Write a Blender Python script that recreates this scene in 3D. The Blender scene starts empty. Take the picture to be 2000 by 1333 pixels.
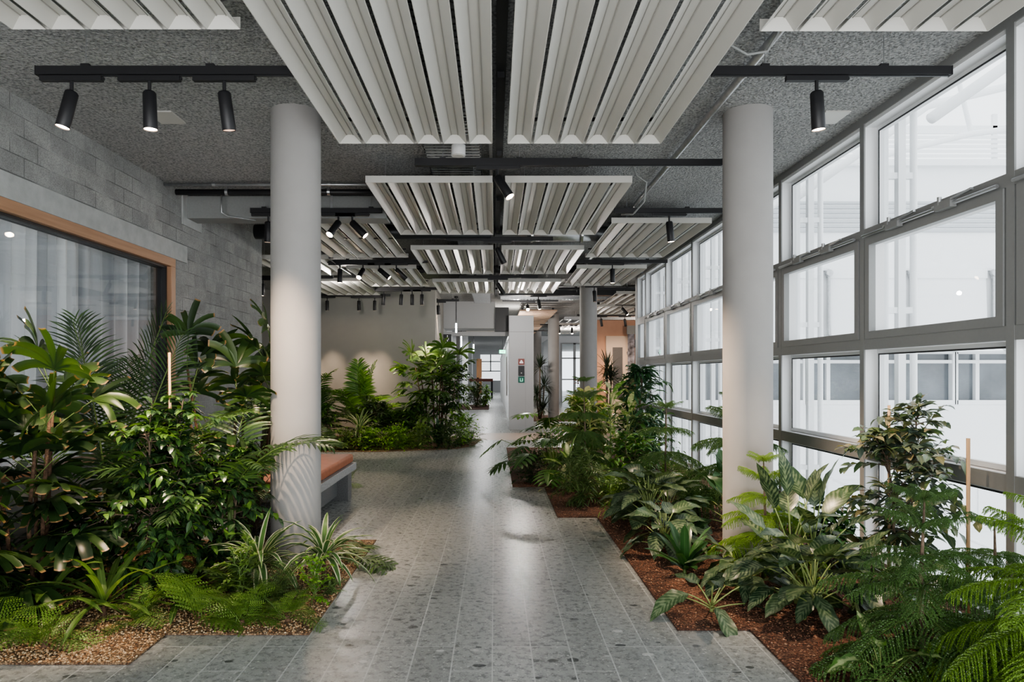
import bpy, math, random
from mathutils import Vector, Matrix
R = random.Random(7)
PI = math.pi
rad = math.radians
SC = bpy.context.scene
COL = SC.collection
F = 1333.0; VX = 966.0; VY = 732.0; H = 1.5
def at(px, py, Y): return Vector(((px-VX)*Y/F, Y, H-(py-VY)*Y/F))
def ground(px, py):
    Y = F*H/(py-VY); return Vector(((px-VX)*Y/F, Y, 0.0))

# ---------------------------------------------------------------- mesh builder
class MB:
    def __init__(s): s.v=[]; s.f=[]; s.a=[]
    def add(s, vs, fs, at_=None):
        o=len(s.v); s.v.extend([tuple(p) for p in vs]); s.f.extend([tuple(i+o for i in f) for f in fs])
        s.a.extend(at_ if at_ else [(0,0.5,0.5)]*len(vs))
    def box(s, x0,y0,z0,x1,y1,z1):
        if x0>x1:x0,x1=x1,x0
        if y0>y1:y0,y1=y1,y0
        if z0>z1:z0,z1=z1,z0
        s.add([(x0,y0,z0),(x1,y0,z0),(x1,y1,z0),(x0,y1,z0),(x0,y0,z1),(x1,y0,z1),(x1,y1,z1),(x0,y1,z1)],
              [(0,3,2,1),(4,5,6,7),(0,1,5,4),(1,2,6,5),(2,3,7,6),(3,0,4,7)])
    def bar(s, p0, p1, w, h, up=Vector((0,0,1))):
        p0=Vector(p0);p1=Vector(p1);d=(p1-p0).normalized()
        sd=d.cross(up)
        if sd.length<1e-4: sd=d.cross(Vector((1,0,0)))
        sd.normalize(); u=sd.cross(d).normalized(); vs=[]
        for p in (p0,p1):
            for a,b in ((-1,-1),(1,-1),(1,1),(-1,1)): vs.append(p+sd*a*w/2+u*b*h/2)
        s.add(vs,[(0,1,2,3),(7,6,5,4),(0,4,5,1),(1,5,6,2),(2,6,7,3),(3,7,4,0)])
    def tube(s, pts, rs, n=8, cap=True, rnd=0.5):
        pts=[Vector(p) for p in pts]
        if not hasattr(rs,'__len__'): rs=[rs]*len(pts)
        vs=[];fs=[];at_=[]
        t0=(pts[1]-pts[0]).normalized()
        nrm=t0.orthogonal().normalized()
        for i,p in enumerate(pts):
            t=(pts[min(i+1,len(pts)-1)]-pts[max(i-1,0)]).normalized()
            nrm=(nrm-t*nrm.dot(t)); nrm = nrm.normalized() if nrm.length>1e-6 else t.orthogonal().normalized()
            b=t.cross(nrm)
            for k in range(n):
                an=2*PI*k/n; vs.append(p+(nrm*math.cos(an)+b*math.sin(an))*rs[i]); at_.append((0,i/(len(pts)-1),rnd))
        for i in range(len(pts)-1):
            for k in range(n):
                a=i*n+k;b2=i*n+(k+1)%n; fs.append((a,b2,b2+n,a+n))
        if cap:
            fs.append(tuple(range(n-1,-1,-1))); fs.append(tuple(range((len(pts)-1)*n,len(pts)*n)))
        s.add(vs,fs,at_)
    def cyl(s,p0,p1,r,n=20,r1=None): s.tube([p0,p1],[r,r if r1 is None else r1],n)
    def prism(s, poly, y0, y1, axis='y'):
        n=len(poly); vs=[]
        for y in (y0,y1):
            for a,b in poly: vs.append((a,y,b) if axis=='y' else ((y,a,b) if axis=='x' else (a,b,y)))
        s.add(vs,[tuple(range(n)),tuple(range(2*n-1,n-1,-1))]+[(i,i+n,(i+1)%n+n,(i+1)%n) for i in range(n)])
    def mesh(s,name,mat,smooth=False):
        me=bpy.data.meshes.new(name); me.from_pydata(s.v,[],s.f)
        at_=me.attributes.new('leaf','FLOAT_VECTOR','POINT')
        flat=[c for t in s.a for c in t]; at_.data.foreach_set('vector',flat)
        if smooth: me.polygons.foreach_set('use_smooth',[True]*len(me.polygons))
        if mat: me.materials.append(mat)
        me.update(); return me
    def build(s,name,mat,parent=None,smooth=False,loc=None):
        return mk(name,s.mesh(name,mat,smooth),parent,loc)
def mk(name,me,parent=None,loc=None,rot=None,sc=None):
    o=bpy.data.objects.new(name,me); COL.objects.link(o)
    if parent: o.parent=parent
    if loc is not None: o.location=loc
    if rot is not None: o.rotation_euler=rot
    if sc is not None: o.scale=(sc,)*3 if not hasattr(sc,'__len__') else sc
    return o
def tag(o,label=None,cat=None,group=None,kind=None):
    if label: o['label']=label
    if cat: o['category']=cat
    if group: o['group']=group
    if kind: o['kind']=kind
    return o
def empty(name,loc,label=None,cat=None,group=None,kind=None,rz=0):
    o=bpy.data.objects.new(name,None); COL.objects.link(o); o.location=loc; o.rotation_euler=(0,0,rz); o.empty_display_size=.1
    return tag(o,label,cat,group,kind)
def struct(name,mb,mat,label=None,smooth=False):
    o=mb.build(name,mat,None,smooth); o['kind']='structure'; o['label']=label or name.replace('_',' '); return o
def bevel(o,w=.004,seg=2):
    m=o.modifiers.new('bevel','BEVEL'); m.width=w; m.segments=seg; m.limit_method='ANGLE'; return o

# ---------------------------------------------------------------- materials
def newmat(name):
    m=bpy.data.materials.new(name); m.use_nodes=True; nt=m.node_tree; nt.nodes.clear()
    out=nt.nodes.new('ShaderNodeOutputMaterial'); b=nt.nodes.new('ShaderNodeBsdfPrincipled')
    nt.links.new(b.outputs[0],out.inputs[0]); return m,nt,b,out
def N(nt,t,**kw):
    n=nt.nodes.new(t)
    for k,v in kw.items():
        if k in n.inputs: n.inputs[k].default_value=v
        else: setattr(n,k,v)
    return n
def L(nt,a,b): nt.links.new(a,b)
def ramp(nt,stops,interp='LINEAR'):
    r=nt.nodes.new('ShaderNodeValToRGB'); cr=r.color_ramp; cr.interpolation=interp
    while len(cr.elements)<len(stops): cr.elements.new(.5)
    for e,(p,c) in zip(cr.elements,stops): e.position=p; e.color=(*c,1) if len(c)==3 else c
    return r
def g(v): return (v,v,v)
def plain(name,col,rough=.5,metal=0,spec=.5,noise=0,nscale=40,bump=0,bscale=200,emit=None,es=0,coat=0):
    m,nt,b,out=newmat(name)
    b.inputs['Base Color'].default_value=(*col,1); b.inputs['Roughness'].default_value=rough; b.inputs['Metallic'].default_value=metal
    b.inputs['Specular IOR Level'].default_value=spec
    tc=N(nt,'ShaderNodeTexCoord')
    if noise:
        n=N(nt,'ShaderNodeTexNoise',Scale=nscale,Detail=4.0); L(nt,tc.outputs['Object'],n.inputs['Vector'])
        lo=tuple(c*(1-noise) for c in col); hi=tuple(min(1,c*(1+noise)) for c in col)
        r=ramp(nt,[(.3,lo),(.7,hi)]); L(nt,n.outputs[0],r.inputs[0]); L(nt,r.outputs[0],b.inputs['Base Color'])
    if bump:
        n2=N(nt,'ShaderNodeTexNoise',Scale=bscale,Detail=3.0); L(nt,tc.outputs['Object'],n2.inputs['Vector'])
        bp=N(nt,'ShaderNodeBump',Strength=bump,Distance=.01); L(nt,n2.outputs[0],bp.inputs['Height']); L(nt,bp.outputs[0],b.inputs['Normal'])
    if emit: b.inputs['Emission Color'].default_value=(*emit,1); b.inputs['Emission Strength'].default_value=es
    return m
def mathn(nt,op,a,b=None,c=None,clamp=False):
    n=nt.nodes.new('ShaderNodeMath'); n.operation=op; n.use_clamp=clamp
    for i,x in enumerate((a,b,c)):
        if x is None: continue
        if isinstance(x,(int,float)): n.inputs[i].default_value=x
        else: L(nt,x,n.inputs[i])
    return n.outputs[0]
def mixc(nt,fac,a,b,blend='MIX'):
    n=nt.nodes.new('ShaderNodeMix'); n.data_type='RGBA'; n.blend_type=blend
    for i,x in ((0,fac),(6,a),(7,b)):
        if isinstance(x,(int,float)): n.inputs[i].default_value=x
        elif isinstance(x,tuple): n.inputs[i].default_value=(*x,1) if len(x)==3 else x
        else: L(nt,x,n.inputs[i])
    return n.outputs[2]

def mat_terrazzo():
    m,nt,b,out=newmat('terrazzo_tile'); tc=N(nt,'ShaderNodeTexCoord'); P=tc.outputs['Object']
    # tile planks run along Y : brick texture in (y,x)
    sp=N(nt,'ShaderNodeSeparateXYZ'); L(nt,P,sp.inputs[0]); cb=N(nt,'ShaderNodeCombineXYZ')
    yy=mathn(nt,'ADD',sp.outputs[1],50.0); xx=mathn(nt,'ADD',sp.outputs[0],21.0+.012)
    L(nt,yy,cb.inputs[0]); L(nt,xx,cb.inputs[1])
    br=N(nt,'ShaderNodeTexBrick',Scale=1.0); br.offset=.37; br.offset_frequency=3
    br.inputs['Brick Width'].default_value=.84; br.inputs['Row Height'].default_value=.21; br.inputs['Mortar Size'].default_value=.0042
    br.inputs['Mortar Smooth'].default_value=0.2
    br.inputs['Color1'].default_value=(0,0,0,1); br.inputs['Color2'].default_value=(1,1,1,1); br.inputs['Mortar'].default_value=(.5,.5,.5,1)
    L(nt,cb.outputs[0],br.inputs['Vector'])
    # per tile tone
    base=mixc(nt,br.outputs['Color'],(.29,.298,.29),(.365,.374,.362))
    n1=N(nt,'ShaderNodeTexNoise',Scale=22.0,Detail=6.0,Roughness=.7); L(nt,P,n1.inputs['Vector'])
    r1=ramp(nt,[(.35,g(.72)),(.62,g(1.18))]); L(nt,n1.outputs[0],r1.inputs[0]); base=mixc(nt,1.0,base,r1.outputs[0],'MULTIPLY')
    # distort coordinates
    nd=N(nt,'ShaderNodeTexNoise',Scale=14.0,Detail=3.0); L(nt,P,nd.inputs['Vector'])
    vm=N(nt,'ShaderNodeVectorMath',operation='SCALE'); vm.inputs['Scale'].default_value=.022; L(nt,nd.outputs['Color'],vm.inputs[0])
    va=N(nt,'ShaderNodeVectorMath',operation='ADD'); L(nt,P,va.inputs[0]); L(nt,vm.outputs[0],va.inputs[1])
    def chips(scale,thr,prob,cols,col_in,ys=1.0):
        v=N(nt,'ShaderNodeTexVoronoi',Scale=scale,Randomness=1.0); mp=N(nt,'ShaderNodeMapping'); mp.inputs['Scale'].default_value=(1,ys,1)
        L(nt,va.outputs[0],mp.inputs[0]); L(nt,mp.outputs[0],v.inputs['Vector'])
        s=N(nt,'ShaderNodeSeparateColor'); L(nt,v.outputs['Color'],s.inputs[0])
        # radius varies per cell
        rr=mathn(nt,'MULTIPLY',s.outputs[1],thr)
        inside=mathn(nt,'LESS_THAN',v.outputs['Distance'],rr); pick=mathn(nt,'LESS_THAN',s.outputs[0],prob)
        f=mathn(nt,'MULTIPLY',inside,pick)
        rc=ramp(nt,cols,'CONSTANT'); L(nt,s.outputs[2],rc.inputs[0])
        return mixc(nt,f,col_in,rc.outputs[0])
    c=chips(80,.55,.6,[(0,(.19,.195,.19)),(.35,(.42,.43,.41)),(.6,(.26,.265,.26)),(.8,(.55,.56,.53))],base)
    c=chips(30,.42,.42,[(0,(.19,.195,.19)),(.35,(.25,.255,.25)),(.65,(.42,.43,.41)),(.9,(.56,.56,.54))],c,1.25)
    c=chips(10,.36,.33,[(0,(.10,.105,.105)),(.4,(.14,.145,.14)),(.75,(.24,.25,.24)),(.92,(.55,.55,.53))],c,1.5)
    fine=N(nt,'ShaderNodeTexNoise',Scale=260.0,Detail=2.0); L(nt,P,fine.inputs['Vector'])
    r2=ramp(nt,[(.38,g(.8)),(.62,g(1.15))]); L(nt,fine.outputs[0],r2.inputs[0]); c=mixc(nt,1.0,c,r2.outputs[0],'MULTIPLY')
    c=mixc(nt,br.outputs['Fac'],c,(.50,.51,.495))
    L(nt,c,b.inputs['Base Color'])
    rr=ramp(nt,[(.3,g(.22)),(.7,g(.36))]); L(nt,n1.outputs[0],rr.inputs[0]); L(nt,rr.outputs[0],b.inputs['Roughness'])
    b.inputs['Specular IOR Level'].default_value=.32
    bp=N(nt,'ShaderNodeBump',Strength=.25,Distance=.002,invert=True); L(nt,br.outputs['Fac'],bp.inputs['Height']); L(nt,bp.outputs[0],b.inputs['Normal'])
    return m
def mat_gravel(name,cols,scale=70,bump=1.0):
    m,nt,b,out=newmat(name); tc=N(nt,'ShaderNodeTexCoord')
    v=N(nt,'ShaderNodeTexVoronoi',Scale=scale); L(nt,tc.outputs['Object'],v.inputs['Vector'])
    s=N(nt,'ShaderNodeSeparateColor'); L(nt,v.outputs['Color'],s.inputs[0])
    r=ramp(nt,cols); L(nt,s.outputs[0],r.inputs[0])
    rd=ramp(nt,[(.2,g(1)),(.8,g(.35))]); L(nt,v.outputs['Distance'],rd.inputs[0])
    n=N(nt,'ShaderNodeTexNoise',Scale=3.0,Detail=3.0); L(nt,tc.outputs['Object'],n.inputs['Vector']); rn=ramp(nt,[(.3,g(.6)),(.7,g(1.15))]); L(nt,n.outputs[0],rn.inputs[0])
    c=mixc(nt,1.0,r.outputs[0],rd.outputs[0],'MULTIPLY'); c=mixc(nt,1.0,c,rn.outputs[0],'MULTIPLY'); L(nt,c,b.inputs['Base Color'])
    b.inputs['Roughness'].default_value=.85
    bp=N(nt,'ShaderNodeBump',Strength=bump,Distance=.01,invert=True); L(nt,v.outputs['Distance'],bp.inputs['Height']); L(nt,bp.outputs[0],b.inputs['Normal'])
    return m
def mat_pebble(name,cols):
    m,nt,b,out=newmat(name); a=N(nt,'ShaderNodeAttribute',attribute_name='leaf'); s=N(nt,'ShaderNodeSeparateXYZ'); L(nt,a.outputs['Vector'],s.inputs[0])
    r=ramp(nt,cols); L(nt,s.outputs[2],r.inputs[0]); L(nt,r.outputs[0],b.inputs['Base Color']); b.inputs['Roughness'].default_value=.85; return m
def mat_block():
    m,nt,b,out=newmat('concrete_block'); tc=N(nt,'ShaderNodeTexCoord'); P=tc.outputs['Object']
    sp=N(nt,'ShaderNodeSeparateXYZ'); L(nt,P,sp.inputs[0]); cb=N(nt,'ShaderNodeCombineXYZ')
    # use Y + X so both wall faces get joints
    L(nt,mathn(nt,'ADD',mathn(nt,'ADD',sp.outputs[1],sp.outputs[0]),50.0),cb.inputs[0]); L(nt,mathn(nt,'ADD',sp.outputs[2],.045),cb.inputs[1])
    br=N(nt,'ShaderNodeTexBrick',Scale=1.0); br.offset=.5
    br.inputs['Brick Width'].default_value=.31; br.inputs['Row Height'].default_value=.152; br.inputs['Mortar Size'].default_value=.0045; br.inputs['Mortar Smooth'].default_value=.35
    br.inputs['Color1'].default_value=(0,0,0,1); br.inputs['Color2'].default_value=(1,1,1,1); br.inputs['Mortar'].default_value=(.5,.5,.5,1)
    L(nt,cb.outputs[0],br.inputs['Vector'])
    base=mixc(nt,br.outputs['Color'],(.29,.295,.29),(.355,.36,.35))
    n1=N(nt,'ShaderNodeTexNoise',Scale=4.0,Detail=8.0,Roughness=.7); L(nt,P,n1.inputs['Vector'])
    r1=ramp(nt,[(.3,g(.78)),(.7,g(1.2))]); L(nt,n1.outputs[0],r1.inputs[0]); base=mixc(nt,1.0,base,r1.outputs[0],'MULTIPLY')
    nf=N(nt,'ShaderNodeTexNoise',Scale=120.0,Detail=3.0); L(nt,P,nf.inputs['Vector'])
    r2=ramp(nt,[(.35,g(.78)),(.6,g(1.12))]); L(nt,nf.outputs[0],r2.inputs[0]); base=mixc(nt,1.0,base,r2.outputs[0],'MULTIPLY')
    nm=N(nt,'ShaderNodeTexNoise',Scale=2.2,Detail=2.0); L(nt,P,nm.inputs['Vector'])
    rm=ramp(nt,[(.42,(.12,.12,.12)),(.58,(.42,.425,.42))]); L(nt,nm.outputs[0],rm.inputs[0])
    c=mixc(nt,mathn(nt,'MULTIPLY',br.outputs['Fac'],.7),base,rm.outputs[0]); L(nt,c,b.inputs['Base Color']); b.inputs['Roughness'].default_value=.9
    hh=mathn(nt,'SUBTRACT',mathn(nt,'MULTIPLY',nf.outputs[0],.35),br.outputs['Fac'])
    bp=N(nt,'ShaderNodeBump',Strength=.8,Distance=.006); L(nt,hh,bp.inputs['Height']); L(nt,bp.outputs[0],b.inputs['Normal']); return m
def mat_ceiling():
    m,nt,b,out=newmat('sprayed_acoustic_plaster'); tc=N(nt,'ShaderNodeTexCoord'); P=tc.outputs['Object']
    n=N(nt,'ShaderNodeTexNoise',Scale=52.0,Detail=4.0,Roughness=.6); L(nt,P,n.inputs['Vector'])
    n2=N(nt,'ShaderNodeTexVoronoi',Scale=48.0); L(nt,P,n2.inputs['Vector'])
    r=ramp(nt,[(.34,(.2,.205,.205)),(.5,(.41,.415,.41)),(.68,(.57,.575,.57))]); L(nt,n.outputs[0],r.inputs[0]); L(nt,r.outputs[0],b.inputs['Base Color'])
    b.inputs['Roughness'].default_value=.95
    hh=mathn(nt,'ADD',n.outputs[0],mathn(nt,'MULTIPLY',n2.outputs['Distance'],.4))
    bp=N(nt,'ShaderNodeBump',Strength=1.0,Distance=.03); L(nt,hh,bp.inputs['Height']); L(nt,bp.outputs[0],b.inputs['Normal']); return m
def mat_glass(name,tint=(.93,.96,.97),refl=1.0,base=.04):
    m,nt,b,out=newmat(name); nt.nodes.remove(b)
    t=N(nt,'ShaderNodeBsdfTransparent'); t.inputs[0].default_value=(*tint,1); gl=N(nt,'ShaderNodeBsdfGlossy',Roughness=0.0)
    fr=N(nt,'ShaderNodeLayerWeight',Blend=.5); mx=N(nt,'ShaderNodeMixShader')
    fz=mathn(nt,'ADD',mathn(nt,'MULTIPLY',mathn(nt,'POWER',fr.outputs['Facing'],5.0),.9),base)
    L(nt,mathn(nt,'MULTIPLY',fz,refl,clamp=True),mx.inputs[0]); L(nt,t.outputs[0],mx.inputs[1]); L(nt,gl.outputs[0],mx.inputs[2]); L(nt,mx.outputs[0],out.inputs[0]); return m
def mat_wood(name,c1,c2,axis=1,rough=.5):
    m,nt,b,out=newmat(name); tc=N(nt,'ShaderNodeTexCoord'); mp=N(nt,'ShaderNodeMapping'); s=[30,30,30]; s[axis]=1.5; mp.inputs['Scale'].default_value=s
    L(nt,tc.outputs['Object'],mp.inputs[0]); n=N(nt,'ShaderNodeTexNoise',Scale=1.0,Detail=5.0); L(nt,mp.outputs[0],n.inputs['Vector'])
    r=ramp(nt,[(.3,c1),(.7,c2)]); L(nt,n.outputs[0],r.inputs[0]); L(nt,r.outputs[0],b.inputs['Base Color']); b.inputs['Roughness'].default_value=rough; return m
def mat_leaf(name,cols,mode=None,pale=(.55,.6,.35),rough=.32,trans=.22,rib=.5,tip=None,spec=.5,pscale=1.0):
    m,nt,b,out=newmat(name)
    a=N(nt,'ShaderNodeAttribute',attribute_name='leaf'); s=N(nt,'ShaderNodeSeparateXYZ'); L(nt,a.outputs['Vector'],s.inputs[0])
    u,t,rn=s.outputs[0],s.outputs[1],s.outputs[2]
    oi=N(nt,'ShaderNodeObjectInfo'); rr=mathn(nt,'FRACT',mathn(nt,'ADD',rn,mathn(nt,'MULTIPLY',oi.outputs['Random'],.37)))
    cols=[tuple(x*1.22+.006 for x in q) for q in cols]
    n=len(cols); r=ramp(nt,[(i/(n-1),c) for i,c in enumerate(cols)]); L(nt,rr,r.inputs[0]); c=r.outputs[0]
    au=mathn(nt,'ABSOLUTE',u)
    tc=N(nt,'ShaderNodeTexCoord')
    if mode=='edge':
        f=ramp(nt,[(.60,g(0)),(.72,g(1))]); L(nt,au,f.inputs[0]); c=mixc(nt,f.outputs[0],c,pale)
    elif mode=='center':
        nz=N(nt,'ShaderNodeTexNoise',Scale=60.0*pscale,Detail=2.0); L(nt,tc.outputs['Object'],nz.inputs['Vector'])
        x=mathn(nt,'ADD',au,mathn(nt,'MULTIPLY',mathn(nt,'SUBTRACT',nz.outputs[0],.5),1.1)); f=ramp(nt,[(.25,g(.9)),(.6,g(0))]); L(nt,x,f.inputs[0]); c=mixc(nt,f.outputs[0],c,pale)
    elif mode=='feather':  # pale stripes running obliquely from the midrib
        x=mathn(nt,'SINE',mathn(nt,'MULTIPLY',mathn(nt,'SUBTRACT',t,mathn(nt,'MULTIPLY',au,.22)),60.0))
        nz=N(nt,'ShaderNodeTexNoise',Scale=30.0*pscale,Detail=3.0); L(nt,tc.outputs['Object'],nz.inputs['Vector'])
        x2=mathn(nt,'ADD',mathn(nt,'MULTIPLY',x,.25),mathn(nt,'SUBTRACT',mathn(nt,'MULTIPLY',nz.outputs[0],1.6),mathn(nt,'MULTIPLY',au,.35)))
        f=ramp(nt,[(.5,g(0)),(1.0,g(.75))]); L(nt,x2,f.inputs[0]); c=mixc(nt,f.outputs[0],c,pale)
    elif mode=='blotch':
        nz=N(nt,'ShaderNodeTexNoise',Scale=28.0*pscale,Detail=2.0); L(nt,tc.outputs['Object'],nz.inputs['Vector'])
        x=mathn(nt,'ADD',mathn(nt,'MULTIPLY',rn,.5),nz.outputs[0]); f=ramp(nt,[(.72,g(0)),(.86,g(.9))]); L(nt,x,f.inputs[0]); c=mixc(nt,f.outputs[0],c,pale)
    if rib: 
        f=ramp(nt,[(.03,g(rib)),(.1,g(0))]); L(nt,au,f.inputs[0]); c=mixc(nt,f.outputs[0],c,tuple(min(1,x*1.8+.03) for x in cols[-1]))
    if tip:
        f=ramp(nt,[(.95,g(0)),(.985,g(.9))]); L(nt,t,f.inputs[0]); c=mixc(nt,f.outputs[0],c,tip)
    L(nt,c,b.inputs['Base Color']); b.inputs['Roughness'].default_value=rough; b.inputs['Specular IOR Level'].default_value=spec
    tr=N(nt,'ShaderNodeBsdfTranslucent'); c2=mixc(nt,1.0,c,(1.7,1.8,.8),'MULTIPLY'); L(nt,c2,tr.inputs[0])
    mx=N(nt,'ShaderNodeMixShader'); mx.inputs[0].default_value=trans; L(nt,b.outputs[0],mx.inputs[1]); L(nt,tr.outputs[0],mx.inputs[2]); L(nt,mx.outputs[0],out.inputs[0]); return m

M={}
M['terrazzo']=mat_terrazzo()
M['strip']=plain('sand_coloured_terrazzo',(.42,.34,.285),.35,noise=.2,nscale=60)
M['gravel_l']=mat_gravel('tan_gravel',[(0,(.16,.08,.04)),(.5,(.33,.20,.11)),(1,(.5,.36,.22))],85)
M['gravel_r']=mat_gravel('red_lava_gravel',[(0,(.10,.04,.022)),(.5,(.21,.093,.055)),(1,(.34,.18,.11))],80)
M['peb_l']=mat_pebble('tan_pebbles',[(0,(.2,.095,.04)),(.3,(.36,.21,.105)),(.7,(.5,.35,.2)),(1,(.64,.52,.35))])
M['peb_r']=mat_pebble('lava_pebbles',[(0,(.08,.032,.02)),(.4,(.19,.08,.045)),(.8,(.28,.14,.085)),(1,(.40,.26,.17))])
M['block']=mat_block()
M['concrete']=plain('smooth_concrete',(.36,.365,.36),.8,noise=.14,nscale=5,bump=.15,bscale=60)
M['lintel']=plain('pale_concrete_lintel',(.43,.445,.44),.8,noise=.1,nscale=9,bump=.15,bscale=90)
M['ceiling']=mat_ceiling()
M['column']=plain('painted_concrete_column',(.345,.335,.325),.75,noise=.05,nscale=3,bump=.05,bscale=150)
M['wall_back']=plain('warm_grey_paint',(.36,.35,.325),.85,noise=.03,nscale=3)
M['wall_light']=plain('light_grey_paint',(.5,.505,.51),.6,noise=.02)
M['terracotta']=plain('terracotta_paint',(.52,.31,.22),.85,noise=.06,nscale=3)
M['frame_grey']=plain('grey_coat_and_backlit_shade',(.27,.275,.272),.45,noise=.02)  # grey coat of trims; on window bay faces it paints backlit shade
M['frame_white']=plain('white_powder_coat',(.8,.81,.82),.4)
M['white_out']=plain('white_facade_panel',(.86,.87,.88),.5,noise=.015,nscale=2)
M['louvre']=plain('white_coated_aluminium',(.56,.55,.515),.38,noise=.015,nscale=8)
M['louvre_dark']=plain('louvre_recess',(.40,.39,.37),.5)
M['black']=plain('matt_black_metal',(.018,.018,.02),.45)
M['darkmetal']=plain('dark_metal',(.05,.052,.055),.4,.6)
M['galv']=plain('galvanised_steel',(.5,.51,.52),.35,.85,noise=.12,nscale=20)
M['chrome']=plain('brushed_steel',(.6,.61,.62),.28,.9)
M['duct']=plain('grey_duct',(.27,.28,.275),.6,noise=.05)
M['oak']=mat_wood('oak_frame',(.36,.20,.115),(.47,.28,.17),1)
M['oak_v']=mat_wood('oak_frame_upright',(.36,.20,.115),(.47,.28,.17),2)
M['bamboo']=mat_wood('bamboo_cane',(.42,.27,.15),(.55,.38,.22),2)
M['glass']=mat_glass('window_glass')
M['glass_int']=mat_glass('interior_glass',(.92,.94,.95),1.0,.08)
M['leather']=plain('tan_leather',(.40,.145,.075),.5,noise=.1,nscale=14,bump=.1,bscale=120)
M['granite']=plain('speckled_granite',(.36,.37,.375),.5,noise=.5,nscale=160)
M['granite_dk']=plain('dark_speckled_granite',(.15,.155,.16),.5,noise=.75,nscale=150)
M['lens']=plain('warm_lamp_lens',(1,.9,.8),.4,emit=(1,.72,.5),es=24)
M['lens_hot']=plain('bright_warm_lamp_lens',(1,.9,.8),.4,emit=(1,.78,.58),es=40)
M['lens_off']=plain('lamp_lens_edge',(.5,.4,.33),.4,emit=(1,.6,.4),es=.8)
M['tube_light']=plain('cool_white_tube',(1,1,1),.4,emit=(.85,.95,1),es=9)
M['dark_glass']=plain('dark_window_glass',(.15,.165,.18),.12,spec=.7,noise=.35,nscale=1.2)
M['white_plastic']=plain('white_plastic',(.75,.75,.74),.4)
M['stem_green']=plain('green_stem',(.12,.19,.05),.5,noise=.2,nscale=30)
M['stem_pale']=plain('pale_green_stem',(.25,.32,.11),.5,noise=.2,nscale=30)
M['bark']=plain('grey_brown_bark',(.16,.115,.08),.85,noise=.35,nscale=40,bump=.5,bscale=90)
M['bark_dk']=plain('dark_brown_bark',(.075,.05,.032),.85,noise=.35,nscale=40,bump=.5,bscale=90)
M['fibre']=plain('brown_palm_fibre',(.12,.07,.042),.9,noise=.5,nscale=60,bump=.8,bscale=120)
M['exit_green']=plain('exit_sign_green',(.05,.45,.25),.4,emit=(.15,.9,.5),es=2.5)
M['sign_dark']=plain('dark_sign_plate',(.03,.032,.035),.4)
M['sign_white']=plain('white_sign_ink',(.85,.85,.85),.5,emit=(1,1,1),es=.25)
M['sign_red']=plain('dull_red_sign',(.30,.10,.09),.5)
M['sign_green']=plain('deep_green_sign',(.02,.16,.12),.5)
M['brown_door']=mat_wood('orange_brown_door',(.45,.22,.10),(.55,.28,.13),2)
M['rail_red']=plain('dull_red_rail',(.30,.10,.075),.5)
M['dark_panel']=plain('charcoal_panel',(.055,.055,.06),.5,noise=.1)
# foliage
M['lady']=mat_leaf('lady_palm_leaf',[(.007,.02,.006),(.014,.036,.009),(.036,.075,.014),(.018,.045,.01)],rough=.34,trans=.2,rib=.15,tip=(.35,.2,.1))
M['kentia']=mat_leaf('kentia_leaf',[(.014,.036,.012),(.03,.07,.018),(.055,.11,.03)],rough=.34,trans=.18,rib=.25)
M['areca']=mat_leaf('areca_palm_leaf',[(.05,.12,.02),(.09,.2,.035),(.15,.28,.06)],rough=.34,trans=.3,rib=.25)
M['ficus']=mat_leaf('weeping_fig_leaf',[(.012,.035,.014),(.025,.06,.022),(.04,.09,.025),(.10,.2,.03)],rough=.24,trans=.18,rib=.3,spec=.6)
M['ficus_cool']=mat_leaf('fig_leaf_cool',[(.04,.065,.05),(.07,.10,.075),(.05,.10,.04),(.18,.155,.085)],rough=.3,trans=.16,rib=.3,spec=.6)  # golden brown tone paints lit leaves among the grey green ones
M['alii']=mat_leaf('long_leaf_fig',[(.015,.05,.025),(.03,.085,.04),(.05,.12,.04)],rough=.28,trans=.18,rib=.35,spec=.6)
M['fern']=mat_leaf('fern_frond',[(.055,.11,.02),(.095,.175,.03),(.15,.24,.05)],rough=.45,trans=.18,rib=0)
M['fern_dk']=mat_leaf('dark_fern_frond',[(.03,.06,.018),(.055,.10,.028),(.09,.15,.045)],rough=.38,trans=.25,rib=0)
M['pine']=mat_leaf('norfolk_pine_needle',[(.028,.07,.022),(.045,.105,.03),(.085,.165,.04)],rough=.36,trans=.2,rib=0)
M['pine_y']=mat_leaf('bright_pine_needle',[(.06,.13,.015),(.11,.20,.025),(.19,.30,.05)],rough=.36,trans=.25,rib=0)
M['aglao']=mat_leaf('silver_leaf',[(.009,.03,.013),(.016,.045,.018),(.03,.065,.022)],'feather',(.20,.25,.15),.3,.12,.4)
M['croton']=mat_leaf('variegated_leaf',[(.05,.12,.02),(.09,.19,.03),(.13,.25,.05)],'blotch',(.58,.55,.33),.36,.22,.3)
M['dumb']=mat_leaf('speckled_cream_leaf',[(.05,.13,.025),(.08,.18,.03),(.11,.22,.04)],'center',(.5,.58,.3),.36,.22,.2)
M['spider']=mat_leaf('white_edged_leaf',[(.045,.10,.03),(.07,.15,.04),(.10,.19,.05)],'edge',(.66,.64,.48),.4,.2,0)
M['mass']=mat_leaf('strap_leaf_glossy',[(.04,.085,.018),(.075,.14,.03),(.13,.2,.05)],rough=.3,trans=.24,rib=.6)
M['deep']=mat_leaf('deep_green_leaf',[(.008,.035,.012),(.015,.06,.018),(.03,.09,.02)],rough=.28,trans=.15,rib=.4,spec=.6)
M['philo']=mat_leaf('split_leaf',[(.02,.065,.015),(.04,.11,.02),(.09,.2,.03)],rough=.3,trans=.2,rib=.5)
M['dark']=mat_leaf('dark_small_leaf',[(.010,.028,.010),(.022,.05,.014),(.04,.08,.018)],rough=.36,trans=.12,rib=.2)
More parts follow.
